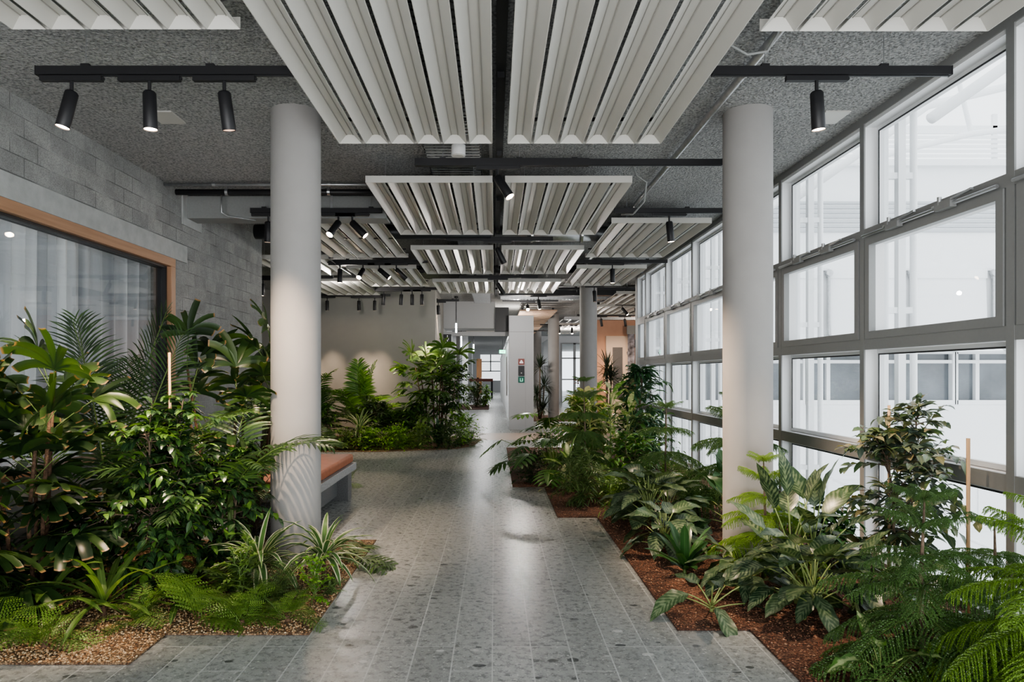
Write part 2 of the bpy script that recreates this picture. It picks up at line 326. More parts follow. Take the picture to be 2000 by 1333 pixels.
M['podo']=mat_leaf('brownish_needle_leaf',[(.03,.045,.015),(.055,.075,.022),(.10,.085,.04)],rough=.42,trans=.15,rib=0)
M['draca']=mat_leaf('spiky_dark_leaf',[(.015,.03,.018),(.03,.055,.03),(.06,.08,.04)],rough=.4,trans=.1,rib=.2)
M['lime']=mat_leaf('lime_leaf',[(.08,.2,.02),(.14,.3,.03),(.22,.36,.06)],rough=.4,trans=.3,rib=.2)
M['redl']=mat_leaf('red_leaf',[(.2,.04,.02),(.3,.08,.04),(.1,.1,.03)],rough=.4,trans=.2,rib=.2)

M['lady2']=mat_leaf('mid_green_palm_leaf',[(.02,.055,.014),(.045,.10,.02),(.08,.16,.03),(.13,.2,.06)],rough=.32,trans=.2,rib=.2)
WORLD=1.25; EXPO=1.2
# ================================================================ ROOM SHELL
CZ=3.59; WR=2.99; WL=-3.58
m=MB(); m.box(-8,-1.5,-.12,3.05,15.6,0); m.box(-8,17.5,-.12,9,62,0); struct('floor',m,M['terrazzo'],'grey terrazzo plank floor')
m=MB(); m.box(-8,15.6,-.12,9,17.5,0); m.box(3.05,15.0,-.12,9,15.6,0); struct('floor',m,M['strip'],'sand coloured terrazzo strip across the floor by the lift pillar')
m=MB(); m.box(-8,-1.5,CZ,3.1,14.4,CZ+.2); m.box(-8,14.4,CZ,3.1,62,CZ+.2); m.box(3.1,15.0,CZ,9,62,CZ+.2); struct('ceiling',m,M['ceiling'],'rough grey sprayed ceiling')
# left wall of blocks with a long opening
m=MB()
m.box(WL-.25,-1.5,2.985,WL,10.5,CZ); m.box(WL-.25,7.6,0,WL,10.5,2.985); m.box(WL-.25,-1.5,.74,WL,-.2,2.985)
m.box(WL-.25,10.25,0,-8,10.5,CZ)
struct('wall_left',m,M['block'],'wall of grey concrete blocks')
m=MB(); m.box(WL-.24,-1.5,0,WL+.015,7.6,.72); struct('wall_left',m,M['concrete'],'smooth concrete parapet under the curtained window')
m=MB(); m.box(WL-.2,-.2,2.787,WL+.022,7.91,2.983); lin=struct('trim_1',m,M['lintel'],'pale concrete lintel over the curtained window'); bevel(lin,.006)
m=MB(); m.box(-8,16.8,0,-1.46,17.0,CZ); m.box(-1.66,17.0,0,-1.46,19.5,CZ); struct('wall_back',m,M['wall_back'],'plain warm grey wall washed by spotlights')
m=MB(); m.box(-8.2,10.25,0,-8,16.8,CZ); struct('wall_left',m,M['wall_back'],'grey side wall in the recess')
# ---- interior window on the left
w=empty('window_1',(WL,0,0),'wide oak framed interior window with pale curtains behind','window',kind='structure')
m=MB(); m.box(-.14,-.2,2.69,.03,7.6,2.785); m.box(-.16,-.2,.72,.05,7.6,.765); o=m.build('frame',M['oak'],w); bevel(o,.004)
m=MB(); m.box(-.14,7.5,.765,.03,7.6,2.69); m.box(-.14,-.2,.765,.03,-.1,2.69); o=m.build('frame_upright',M['oak_v'],w); bevel(o,.004)
m=MB(); m.box(-.13,7.475,.765,-.02,7.499,2.69); m.box(-.13,-.1,2.668,-.02,7.475,2.689); m.build('gasket',M['black'],w)
m=MB(); m.box(-.075,-.1,.766,-.067,7.474,2.667); m.build('pane',M['glass_int'],w)
# curtain
m=MB(); n=900; vs=[];fs=[];Rr=random.Random(3); ph=0
ys=[-.1+7.9*i/n for i in range(n+1)]
for i,y in enumerate(ys):
    ph+=.27*(1+.5*math.sin(i*.021)+.35*math.sin(i*.0077+1))
    x=WL-.29+.05*math.sin(ph)+.022*math.sin(ph*2.1+.6)
    x2=WL-.29+.055*math.sin(ph+.25*math.sin(i*.01))+.02*math.sin(ph*1.9+.6)
    vs+=[(x,y,2.84),(x2,y,.3)]
    if i: a=2*(i-1); fs.append((a,a+1,a+3,a+2))
m.add(vs,fs)
cm,nt,b,out=newmat('sheer_curtain_fabric'); b.inputs['Base Color'].default_value=(.8,.82,.85,1); b.inputs['Roughness'].default_value=.9
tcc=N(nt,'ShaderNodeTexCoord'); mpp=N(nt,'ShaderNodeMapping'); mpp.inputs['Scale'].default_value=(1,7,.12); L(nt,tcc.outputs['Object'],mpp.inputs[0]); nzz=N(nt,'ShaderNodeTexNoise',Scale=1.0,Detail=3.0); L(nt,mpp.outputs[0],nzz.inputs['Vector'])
rz=ramp(nt,[(.32,(.36,.38,.41)),(.5,(.66,.68,.71)),(.68,(.88,.9,.92))]); L(nt,nzz.outputs[0],rz.inputs[0]); L(nt,rz.outputs[0],b.inputs['Base Color'])  # light and dark bands paint pleat shading into the fabric colour
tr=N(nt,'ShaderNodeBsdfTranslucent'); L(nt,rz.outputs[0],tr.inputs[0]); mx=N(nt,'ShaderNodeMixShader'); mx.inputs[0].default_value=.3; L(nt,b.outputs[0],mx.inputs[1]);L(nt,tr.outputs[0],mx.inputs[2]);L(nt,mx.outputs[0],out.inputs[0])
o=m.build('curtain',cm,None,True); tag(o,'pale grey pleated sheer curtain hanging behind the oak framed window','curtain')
m=MB(); m.box(-6,-1.5,0,-5.9,10.25,CZ); struct('wall_left',m,M['wall_back'],'rear wall of the meeting room behind the curtain')

# ---- right hand window wall
YM=[3.99+1.598*k for k in range(-3,7)]+[14.37]
m=MB(); m.box(WR,-1.5,3.53,3.2,14.4,CZ); struct('trim_2',m,M['frame_grey'],'grey edge profile where the ceiling meets the window wall')
m=MB(); m.box(3.0,-1.5,3.50,3.2,14.4,3.53); struct('trim_3',m,M['frame_white'],'white head profile above the windows')
m=MB(); m.box(WR,-1.5,-.12,3.2,14.4,.05); struct('trim_4',m,M['frame_grey'],'grey sill profile at the foot of the window wall')
GX=3.11
def opener(w,yc):
    m=MB(); m.box(-.055,yc-.09,2.585,-.012,yc+.07,2.64); m.build('opener_bracket',M['frame_grey'],w)
    m=MB(); m.bar((-.045,yc-.28,2.65),(-.045,yc+.1,2.62),.018,.014); m.cyl((-.045,yc+.03,2.62),(-.045,yc+.03,2.675),.014,10); m.build('opener_arm',M['chrome'],w)
wn=2
for k in range(len(YM)-1):
    y0=YM[k]; y1=YM[k+1]-.062
    w=empty('window_%d'%wn,(WR,0,0),'white framed window bay number %d of the glazed wall, counted from the camera'%(k+1),'window',kind='structure'); wn+=1
    # mullion at the far edge y1..y1+.062
    m=MB(); m.box(.012,y1,.05,.2,y1+.062,3.5); m.build('mullion',M['frame_white'],w)
    m=MB(); m.box(0,y1-.001,.05,.012,y1+.063,3.53); m.build('mullion_shade_face',M['frame_grey'],w)  # grey paints in backlit shade; the real face is white like the mullion
    # transoms
    def tr_(z0,z1):
        m=MB(); m.box(.002,y0,z0,.03,y1,z1); m.build('transom_shade_face',M['frame_grey'],w)  # same painted backlit shade on the room face of the transom
        m=MB(); m.box(.03,y0,z0+.004,.2,y1,z1-.004); m.build('transom',M['frame_white'],w)
    tr_(2.595,2.675); tr_(1.70,1.785); tr_(.815,.915)
    # fixed pane frames (white) + panes
    for z0,z1 in ((2.675,3.5),(.915,1.70),(.05,.815)):
        m=MB(); a,b_=.105,.145
        m.box(a,y0,z0,b_,y0+.035,z1); m.box(a,y1-.035,z0,b_,y1,z1); m.box(a,y0+.035,z0,b_,y1-.035,z0+.035); m.box(a,y0+.035,z1-.035,b_,y1-.035,z1)
        m.build('pane_frame',M['frame_white'],w)
        m=MB(); m.box(a-.006,y0+.03,z0+.03,a-.001,y0+.042,z1-.03); m.box(a-.006,y1-.042,z0+.03,a-.001,y1-.03,z1-.03); m.box(a-.006,y0+.042,z1-.042,a-.001,y1-.042,z1-.03); m.build('gasket',M['darkmetal'],w)
        m=MB(); m.add([(.12,y0+.035,z0+.035),(.12,y1-.035,z0+.035),(.12,y1-.035,z1-.035),(.12,y0+.035,z1-.035)],[(0,1,2,3)]); m.build('pane',M['glass'],w)
    # top hung sash
    z0,z1=1.785,2.595; t=.06
    m=MB(); m.box(-.004,y0+.02,z0,.05,y0+.02+t,z1); m.box(-.004,y1-.02-t,z0,.05,y1-.02,z1); m.box(-.004,y0+.02+t,z0,.05,y1-.02-t,z0+t); m.box(-.004,y0+.02+t,z1-t,.05,y1-.02-t,z1)
    s_=m.build('sash',M['frame_grey'],w)  # sash face greyed for backlit shade, its reveal stays white
    m=MB(); m.box(.05,y0+.02,z0,.14,y0+.08,z1); m.box(.05,y1-.08,z0,.14,y1-.02,z1); m.box(.05,y0+.08,z0,.14,y1-.08,z0+.06); m.box(.05,y0+.08,z1-.05,.14,y1-.08,z1); m.build('sash_reveal',M['frame_white'],s_)
    m=MB(); m.add([(.12,y0+.08,z0+.06),(.12,y1-.08,z0+.06),(.12,y1-.08,z1-.05),(.12,y0+.08,z1-.05)],[(0,1,2,3)]); m.build('pane',M['glass'],s_)
    if y1-y0>1:
        m=MB(); m.cyl((-.03,y0+.03,2.61),(-.03,y1-.03,2.61),.012,10); m.build('opener_rod',M['chrome'],w)
        opener(w,y0+.5); opener(w,y0+1.08)
m=MB(); m.box(2.99,14.37,.0,3.2,14.5,CZ); struct('wall_right',m,M['wall_light'],'narrow pier at the far end of the glazed wall')
m=MB(); m.box(8.8,15.02,0,9,24,CZ); m.box(3.2,15.02,2.9,9,15.08,CZ); struct('wall_right',m,M['wall_back'],'walls of the side wing beyond the glazed wall')

# ---- columns
def column(x,y,r,label):
    m=MB(); m.tube([(0,0,0),(0,0,CZ)],r,64,False); o=m.build('column',M['column'],None,True,(x,y,0)); o.data.shade_smooth(); tag(o,label,'column')
column(-1.586,5.45,.194,'thick round concrete column at left beside the leather bench')
column(2.02,5.45,.19,'thick round concrete column at right by the tall windows')
column(2.02,14.7,.185,'round concrete column in middle distance beside the terracotta wing')
column(2.02,23.4,.19,'slim looking far column just right of the signed pillar')
column(2.0,32,.19,'farthest round column, partly hidden by the signed pillar')

# ---- far portal and corridor
m=MB(); m.box(-1.46,19.5,2.82,.02,20.6,3.59); m.box(-1.46,19.45,2.6,.4,19.6,2.72); struct('wall_far',m,M['wall_light'],'white header above the corridor opening')
m=MB(); m.box(.02,19.3,2.72,.4,19.44,3.4); struct('trim_5',m,M['black'],'black recess beside the header')
t=empty('pillar',(0,0,0),'pale grey square pillar with three small signs at the corridor entrance','pillar')
m=MB(); m.box(.39,18.5,0,1.06,18.9,3.1); o=m.build('casing',plain('pale_pillar_panel',(.56,.57,.59),.5),t); bevel(o,.004)
m=MB(); m.box(.385,18.495,2.655,1.065,18.5,2.665); m.box(.835,18.495,0,.838,18.5,2.65); m.build('panel_joint',plain('joint_grey',(.3,.3,.31),.6),t)
for z,mat,nm in ((1.845,M['sign_red'],'fire_sign'),(1.6,M['sign_dark'],'call_panel'),(1.36,M['sign_green'],'escape_sign')):
    s=empty(nm,(.725,18.49,z)); s.parent=t; hh=.135 if nm=='call_panel' else .082
    m=MB(); m.box(-.085,-.01,-hh,.085,.005,hh); m.build('plate',mat,s)
    m=MB()
    if nm=='fire_sign': m.box(-.05,-.014,-.04,.05,-.011,-.01); m.prism([(-.045,0),(.045,0),(.0,.05)],-.014,-.011); m.build('symbol',M['sign_white'],s)
    elif nm=='call_panel': m.cyl((0,-.011,-.06),(0,-.016,-.06),.018,12); m.build('button',M['white_plastic'],s)
    else: m.box(-.04,-.014,-.05,-.02,-.011,.04); m.box(.02,-.014,-.05,.04,-.011,.04); m.box(-.02,-.014,-.05,.02,-.011,-.03); m.build('symbol',plain('pale_green_ink',(.3,.7,.5),.5,emit=(.3,.8,.6),es=.3),s)
# glazed partition running away right of the corridor
t=empty('partition',(0,0,0),'row of glass doors with steel stiles along the right of the corridor','partition')
yy=19.2
while yy<52:
    m=MB(); m.box(.43,yy,0,.49,yy+.07,2.6); m.build('stile',M['chrome'],t)
    m=MB(); m.box(.455,yy+.07,.02,.465,yy+1.3,2.6); m.build('pane',M['glass_int'],t); yy+=1.4
m=MB(); m.box(.42,19.2,2.6,.5,53,2.72); m.build('head_rail',M['chrome'],t)
m=MB(); m.box(.36,19.7,.95,.38,19.72,1.75); m.cyl((.34,19.3,.9),(.34,19.3,2.0),.015,8); m.build('pull_handle',M['chrome'],t)
m=MB(); m.box(-2.7,22,0,-2.6,60,CZ); m.box(-2.0,20.6,0,-1.9,60,CZ); struct('wall_left',m,M['wall_light'],'pale corridor wall')
m=MB(); m.box(-3,60,0,-1.25,60.2,CZ); m.box(-1.25,60,0,.6,60.2,.9); m.box(-1.25,60,3.25,.6,60.2,CZ); m.box(.6,60,0,3,60.2,CZ); struct('wall_far',m,M['wall_light'],'end wall of the corridor')
w=empty('window_%d'%wn,(0,60.1,0),'bright far window with horizontal blinds at the corridor end','window',kind='structure'); wn+=1
bm_=plain('glowing_blind_slat',(.85,.86,.87),.5,emit=(.9,.95,1),es=.35)  # slats emit light to look daylit
m=MB(); 
for k in range(26): m.box(-1.25,.1,.92+k*.09,.6,.12,.985+k*.09)
m.build('blind',bm_,w)
m=MB(); m.box(-1.25,-.06,2.6,.6,0,2.68); m.box(-1.25,-.06,1.75,.6,0,1.83); m.box(-.4,-.06,1.75,-.3,0,3.25); m.box(-1.25,-.06,.9,.6,0,.96); m.build('frame',M['frame_grey'],w)
# corridor fins / columns on left of corridor
for x,y,wd,mt,lb in ((-1.78,22.5,.12,M['frame_grey'],'grey upright fin by the washroom door'),(-1.72,26,.2,M['frame_white'],'white corridor upright nearest the pendant tubes'),(-1.66,31,.16,M['frame_grey'],'slim grey corridor upright behind the white one'),(-1.55,36,.3,M['frame_white'],'wide white corridor upright above the red rail'),(-1.6,44,.3,M['frame_white'],'farthest white corridor upright by the orange door')):
    m=MB(); m.box(-wd/2,-wd/2,0,wd/2,wd/2,CZ); o=m.build('upright_post',mt,None,False,(x,y,0)); tag(o,lb,'post')
t=empty('door_1',(-1.3,50,0),'orange brown door at the far end of the corridor','door',kind='structure')
m=MB(); m.box(-.02,0,0,.36,.06,2.65); m.build('leaf',M['brown_door'],t); m=MB(); m.cyl((.3,-.03,1.1),(.3,-.03,1.3),.015,8); m.build('handle',M['chrome'],t)
t=empty('door_2',(-1.62,19.6,0),'pale cabinet door under the washroom sign','door',kind='structure')
m=MB(); m.box(.12,0,0,.5,.05,2.2); m.build('leaf',M['lintel'],t); m=MB(); m.cyl((.46,-.03,1.2),(.46,-.03,2.05),.012,8); m.build('handle',M['chrome'],t)
t=empty('sign',(-1.34,19.4,2.53),'black washroom sign with a white outlined figure beside the corridor opening','sign')
m=MB(); m.box(-.12,0,-.125,.11,.02,.115); m.build('plate',M['sign_dark'],t)
m=MB(); m.tube([(0,-.006,.045),(.03,-.006,0),(.03,-.006,-.04),(0,-.006,-.055),(-.03,-.006,-.04),(-.03,-.006,0),(0,-.006,.045)],.0045,6); m.cyl((0,-.002,.07),(0,-.008,.07),.014,12); m.box(-.008,-.008,-.085,.008,-.004,-.055); m.build('figure',M['sign_white'],t)
t=empty('sign',(-1.62,25.2,2.05),'small black square sign further down the corridor','sign')
m=MB(); m.box(-.13,0,-.13,.13,.02,.13); m.build('plate',M['sign_dark'],t); m=MB(); m.box(-.03,-.006,-.07,.03,-.001,.06); m.build('figure',M['sign_white'],t)
t=empty('exit_sign',(.28,24.5,2.32),'small glowing green exit sign with a white arrow in the corridor','exit sign')
m=MB(); m.box(-.11,0,-.06,.11,.03,.06); m.build('plate',M['exit_green'],t)
m=MB(); m.box(-.06,-.006,-.012,.02,-.001,.012); m.prism([(.02,-.035),(.07,0),(.02,.035)],-.006,-.001); m.build('arrow',M['sign_white'],t); m=MB(); m.cyl((0,.015,.06),(0,.015,1.27),.006,6); m.build('hanger',M['black'],t)
for (px,pya,pyb,Y,lb) in ((891,632,650,18.2,'short glowing tube pendant in front of the white header'),(901,652,678,25,'glowing vertical tube pendant inside the corridor'),(925,673,686,34,'small distant glowing tube pendant deep in the corridor')):
    a=at(px,pya,Y); b2=at(px,pyb,Y); t=empty('pendant_light',(a.x,Y,0),lb,'pendant')
    m=MB(); m.cyl((0,0,a.z),(0,0,b2.z),.022 if Y<30 else .03,12); m.build('tube',M['tube_light'],t)
    m=MB(); m.cyl((0,0,a.z),(0,0,CZ),.012,8); m.cyl((0,0,CZ-.05),(0,0,CZ),.05,12); m.build('stem',M['black'],t)
# barrier rail
t=empty('barrier_rail',(-.85,43,0),'dull red horizontal barrier rail on dark posts in the corridor','barrier')
m=MB(); m.box(-.75,-.04,1.06,.75,.04,1.24); m.build('rail',M['rail_red'],t)
for x in (-.2,.68): m=MB(); m.box(x-.06,-.03,0,x+.06,.03,1.06 if x>0 else 1.3); m.build('post',M['darkmetal'],t)
# right wing
m=MB(); m.box(3.45,24,0,9,24.2,CZ); struct('wall_right',m,M['terracotta'],'warm terracotta wall of the side wing')
t=empty('door_3',(4.25,24,0),'pale door frame with a charcoal panel on the terracotta wall','door',kind='structure')
m=MB(); m.box(-.35,-.12,0,.45,0,2.85); m.build('surround',plain('cream_surround',(.56,.45,.37),.6),t)
m=MB(); m.box(-.12,-.16,.7,.22,-.12,2.45); m.build('leaf',M['dark_panel'],t)
t=empty('roller_blind',(4.62,23.7,0),'mottled blue grey hanging panel beside the cream surround','blind')
m=MB(); m.box(-.0,-.02,1.1,.24,0,2.9); m.build('fabric',plain('mottled_fabric',(.16,.16,.19),.8,noise=.8,nscale=6),t); m=MB(); m.box(-.03,-.03,2.9,.27,.01,3.2); m.build('case',M['duct'],t)
for i,(px,py,lb) in enumerate(((1235,667,'upper dark oval leaf ornament on the terracotta wall'),(1232,697,'lower broad dark oval leaf ornament on the terracotta wall'))):
    p=at(px,py,23.9); m=MB(); m.tube([(0,0,-.26),(0,0,-.16),(0,0,.05),(0,0,.2),(0,0,.28)],[.01,.08,.12,.09,.01],14); o=m.build('wall_ornament',M['sign_dark'],None,True,p); o.rotation_euler=(0,-.5,0); o.scale=(1,.3,1); tag(o,lb,'ornament')
# far window wall
m=MB(); m.box(1.2,37,0,3.6,37.2,CZ); m.box(3.6,37,3.2,4.75,37.2,CZ); m.box(4.75,37,0,9,37.2,CZ); struct('wall_far',m,M['wall_light'],'far wall around the bright window')
w=empty('window_%d'%wn,(3.6,37,0),'tall bright far window between the distant columns','window',kind='structure'); wn+=1
m=MB(); m.box(0,-.04,0,.06,.04,3.2); m.box(.66,-.04,0,.8,.04,3.2); m.box(1.09,-.04,0,1.15,.04,3.2)
for z in (1.2,2.35,3.14): m.box(.06,-.04,z,1.09,.04,z+.07)
m.build('frame',M['frame_grey'],w); m=MB(); m.box(.06,0,.05,1.09,.005,3.14); m.build('pane',M['glass'],w)
t=empty('partition',(2.55,0,0),'white panelled side partition with a glazed strip between the far columns','partition')
m=MB(); m.box(0,30.5,0,.06,36.8,1.0); m.box(0,30.5,1.95,.06,36.8,3.2); m.build('panel',M['frame_white'],t); m=MB()
for y in (30.5,32,33.5,35,36.7): m.box(0,y,1.0,.06,y+.08,1.95)
m.build('post',M['frame_grey'],t)
# timber slat ceiling between pillar and columns
t=empty('slatted_ceiling',(0,0,0),'tan slatted ceiling raft above the far columns','ceiling raft')
m=MB(); 
for k in range(26): m.box(.75,20.2+k*.45,3.38,1.85,20.45+k*.45,3.42)
m.build('slats',plain('tan_slat',(.52,.37,.27),.6),t); m=MB(); m.box(.8,20.2,3.42,.86,31.8,3.47); m.box(1.7,20.2,3.42,1.76,31.8,3.47); m.build('carrier',M['black'],t); m=MB()
for x in (.83,1.73):
    for y in (21,26,31): m.cyl((x,y,3.47),(x,y,CZ),.008,6)
m.build('hanger',M['black'],t)

# ================================================================ CEILING RAFTS
def louvre_profile():
    # list of (x,z) ; inverted trough with outer thickness
    return [(0,0),(.058,.058),(.064,.061),(.110,.061),(.116,.058),(.175,0),(.180,0),(.119,.065),(.055,.065),(-.005,0)]
def raft(x0,y0,y1,label,n=6,width=1.2,zb=3.32,wires=True):
    t=empty('ceiling_raft',(x0,y0,zb),label,'ceiling raft',group='slatted white ceiling rafts')
    pitch=(width+.03)/n; ln=y1-y0
    key=(round(ln,2),)
    if key not in raft.c:
        m=MB(); pr=louvre_profile()
        m.prism(pr,.004,ln-.004)
        # fine raised edges in the recess
        me=m.mesh('louvre',M['louvre']); gm=[]
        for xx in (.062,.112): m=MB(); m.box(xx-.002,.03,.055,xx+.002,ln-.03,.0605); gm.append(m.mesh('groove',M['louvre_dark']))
        mc=[]
        for a,s in ((.004,1),(ln-.004,-1)):
            m=MB(); m.add([(0,a,0),(.175,a,0),(.116,a+s*.03,.06),(.058,a+s*.03,.06)],[(0,1,2,3)]); mc.append(m.mesh('end_cap',M['louvre']))
        raft.c[key]=(me,mc+gm)
    me,mc=raft.c[key]
    for k in range(n):
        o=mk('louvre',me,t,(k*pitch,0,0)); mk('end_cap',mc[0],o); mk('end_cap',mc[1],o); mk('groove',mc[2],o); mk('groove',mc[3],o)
    for yy in (0,ln-.004): m=MB(); m.box(-.005,yy,.002,width,yy+.004,.066); m.build('end_rail',M['louvre'],t)
    for yy in (.3,ln-.34): m=MB(); m.box(0,yy,.067,width,yy+.04,.08); m.build('cross_bar',M['darkmetal'],t)
    if wires:
        for x in (.18,width-.18):
            for y in (.03,ln-.03): m=MB(); m.cyl((x,y,.06),(x,y,CZ-zb),.0025,5); m.build('hanger',M['chrome'],t)
    return t
raft.c={}
P='white slatted ceiling raft, '
raft(-1.22,2.96,5.38,P+'huge nearest one left of the centre gap')
raft(.105,2.96,5.38,P+'huge nearest one right of the centre gap')
raft(-1.22,6.47,8.89,P+'second one left of the centre gap')
raft(.105,6.47,8.89,P+'second one right of the centre gap')
raft(-1.22,9.94,12.36,P+'third one left of the centre gap')
raft(.105,9.94,12.36,P+'third one right of the centre gap')
raft(-1.22,13.4,15.3,P+'small fourth one left of the centre gap')
raft(.105,13.4,15.3,P+'small fourth one right of the centre gap')
raft(-2.54,1.2,3.6,P+'cut off by the top left corner above three spotlights')
raft(-2.54,8.2,10.62,P+'seen right behind the thick left column')
raft(-2.54,11.7,14.1,P+'behind the four left spotlights')
raft(1.41,1.2,3.62,P+'cut off by the top right corner near the windows')
raft(1.41,8.2,10.6,P+'beside the windows left of the thick right column')
raft(1.41,11.7,14.0,P+'far one beside the windows, in front of the middle column')
raft(-3.82,10.75,12.5,P+'glimpsed past the end of the block wall')
raft(-3.82,13.3,15.65,P+'low left one above the grey back wall')
raft(2.75,15.4,17.8,P+'first of the side wing, right of the middle column')
raft(2.75,18.3,20.7,P+'second of the side wing, right of the middle column')
raft(4.05,18.3,20.7,P+'near the terracotta wall by the window end')
raft(2.35,25,27.4,P+'distant one between the far columns')
raft(2.35,28.2,30.6,P+'most distant one above the bright far window')
raft(-1.2,24,26.4,P+'inside the far corridor')
raft(-1.2,29,31.4,P+'deepest inside the far corridor')

# ================================================================ TRACKS AND SPOTLIGHTS
TZ=3.37
def track(x0,x1,Y,label,z=TZ,hang=None,under=True):
    t=empty('lighting_track',(x0,Y,z),label,'lighting track')
    ln=x1-x0
    m=MB(); m.box(0,-.02,-.024,ln,.02,.028); m.build('rail',M['black'],t)
    m=MB(); m.box(.01,-.006,-.029,ln-.01,.006,-.0245); m.build('slot',M['darkmetal'],t)
    m=MB(); m.box(-.004,-.022,-.026,.0,.022,.03); m.box(ln,-.022,-.026,ln+.004,.022,.03); m.build('end_cap',M['black'],t)
    for f in (hang or (.2,.78)):
        m=MB(); m.box(ln*f-.025,-.015,.028,ln*f+.025,.015,.045); m.build('clip',M['black'],t)
        m=MB(); m.cyl((ln*f,0,.045),(ln*f,0,CZ-z),.003,5); m.build('hanger',M['chrome'],t)
    return t
SPOTS=[]
def spot(X,Y,d,label,lens='lens',E=0,aim=None,z=TZ,ang=38):
    t=empty('spotlight',(X,Y,z-.03),label,'spotlight',group='black cylinder spotlights')
    m=MB(); m.box(-.19,-.017,-.03,.19,.017,0); m.box(.19,-.008,-.022,.2,.008,-.006); o=m.build('adapter',M['black'],t)
    m=MB(); m.cyl((0,0,-.03),(0,0,-.105),.011,10); m.build('stem',M['black'],t)
    d=Vector(d).normalized(); q=Vector((0,0,-1)).rotation_difference(d)
    h=empty('head',(0,0,-.105)); h.parent=t; h.rotation_mode='QUATERNION'; h.rotation_quaternion=q
    m=MB(); m.tube([(0,0,.012),(0,0,.012),(0,0,0),(0,0,-.218),(0,0,-.222)],[.001,.030,.039,.041,.039],28,False)
    m.tube([(0,0,-.222),(0,0,-.205)],[.039,.036],28,False); m.build('housing',M['black'],h,True)
    m=MB(); m.cyl((0,0,-.210),(0,0,-.2165),.0365,24); m.build('lens',M[lens],h)
    if E:
        ld=bpy.data.lights.new('lamp','SPOT'); ld.energy=E; ld.color=(1,.74,.53); ld.spot_size=rad(ang); ld.spot_blend=1.0; ld.shadow_soft_size=.035
        lo=bpy.data.objects.new('lamp',ld); COL.objects.link(lo); lo.parent=t
        lo.location=Vector((0,0,-.105))+d*.24; dd=Vector(aim)-(Vector((X,Y,z-.03))+Vector((0,0,-.105))+d*.24) if aim else d
        lo.rotation_mode='QUATERNION'; lo.rotation_quaternion=Vector((0,0,-1)).rotation_difference(dd.normalized())
def sx(px,Y,): 
    return (px-VX)*Y/F
K=Y1=4.21
Kk='black track spotlight '
track(-2.82,-1.25,4.21,'black lighting track at top left holding three spotlights',hang=(.19,.68))
track(1.345,2.81,4.21,'black lighting track at top right ending before the windows',hang=(.22,.72))
spot(sx(140,4.21),4.21,(-.2,-.1,-1),Kk+'leftmost at top left, tilted outward above the block wall','lens',150,(-3.0,4.3,0),ang=60)
spot(sx(292,4.21),4.21,(.02,.02,-1),Kk+'middle of the three at top left, pointing straight down','lens',150,(-2.4,4.8,0),ang=60)
spot(sx(438,4.21),4.21,(.08,.16,-1),Kk+'third at top left, nearest the big raft and showing no glow','lens_off',190,(-1.75,5.3,.9),ang=60)
spot(sx(1595,4.21),4.21,(.08,.05,-1),Kk+'alone at top right by the windows','lens',160,(2.2,4.6,0),ang=60)
trk=track(-.70,2.0,6.02,'long black lighting track across the centre between the first and second rafts',hang=(.09,.34,.52))
m=MB(); m.box(0,-.026,-.03,1.53,.026,.034); m.build('sleeve',M['black'],trk)
spot(sx(972,6.02),6.02,(.5,-.28,-.85),Kk+'hanging alone at the centre, leaning to the right','lens',330,(1.75,5.5,.9),ang=50)
track(-2.78,-1.29,7.79,'black lighting track emerging behind the thick left column',hang=(.1,.92))
spot(sx(524,7.79),7.79,(-.05,.1,-1),Kk+'peeking out left of the thick left column','lens',100,(-2.6,7.0,0),ang=60)
spot(sx(661,7.79),7.79,(-.35,-.62,-.8),Kk+'with a glaring lens, just right of the thick left column','lens_hot',120,(-1.9,5.7,.8),ang=50)
spot(sx(688,7.79),7.79,(.75,-.1,-.75),Kk+'slanting right under the raft, second right of the left column','lens',50,(-.4,6.9,0),ang=50)
track(1.37,2.75,7.79,'black lighting track left of the thick right column',hang=(.1,.6))
spot(sx(1307,7.79),7.79,(.1,.0,-1),Kk+'just left of the thick right column','lens',150,(2.0,7.4,0),ang=60)
track(-.66,.8,9.41,'black lighting track between the second and third rafts')
spot(sx(971,9.41),9.41,(.42,.1,-.85),Kk+'at the centre between second and third rafts, lens turned away','lens_off',50,(1.3,9.2,0),ang=55)
track(-2.76,-1.11,11.28,'black lighting track in front of the back wall holding four spotlights')
spot(sx(664,11.28),11.28,(0,-.05,-1),Kk+'first of four on the left middle track, pointing straight down','lens',120,(-2.8,13.6,0),ang=60)
spot(sx(709,11.28),11.28,(-.2,-.75,-.75),Kk+'second of four on the left middle track, glaring at the viewer','lens_hot',60,(-2.2,9.3,0),ang=50)
spot(sx(741,11.28),11.28,(.9,-.1,-.75),Kk+'third of four on the left middle track, slanting right','lens',30,(-.6,11.4,0))
spot(sx(774,11.28),11.28,(.72,.2,-.7),Kk+'last of four on the left middle track, slanting right and dark','lens_off')
track(1.37,2.85,11.28,'black lighting track beside the far windows')
spot(sx(1196,11.28),11.28,(.02,0,-1),Kk+'hanging before the far windows above the leafy bed','lens',140,(2.0,10.2,0),ang=60)
track(-.67,.82,13.05,'black lighting track between third and fourth rafts')
spot(sx(972,13.05),13.05,(.5,.2,-.8),Kk+'smallest on the centre line, leaning right under the fourth raft','lens_off',40,(1.2,13.6,0))
track(-2.6,-1.24,14.84,'black lighting track at the right end of the back wall')
for px,dx,lb,E in ((750,-.08,'first of the close row of four before the back wall',150),(784,-.05,'second of the close row of four before the back wall',0),(805,0,'third of the close row of four before the back wall',0),(824,0,'fourth of the close row of four before the back wall',150)):
    spot(sx(px,14.84),14.84,(dx,.05,-1),Kk+lb,'lens' if px==824 else 'lens_off',E,(sx(px,14.84)+.15,15.2,0),ang=55)
track(-5.0,-2.46,16.1,'long thin black lighting track close to the back wall')
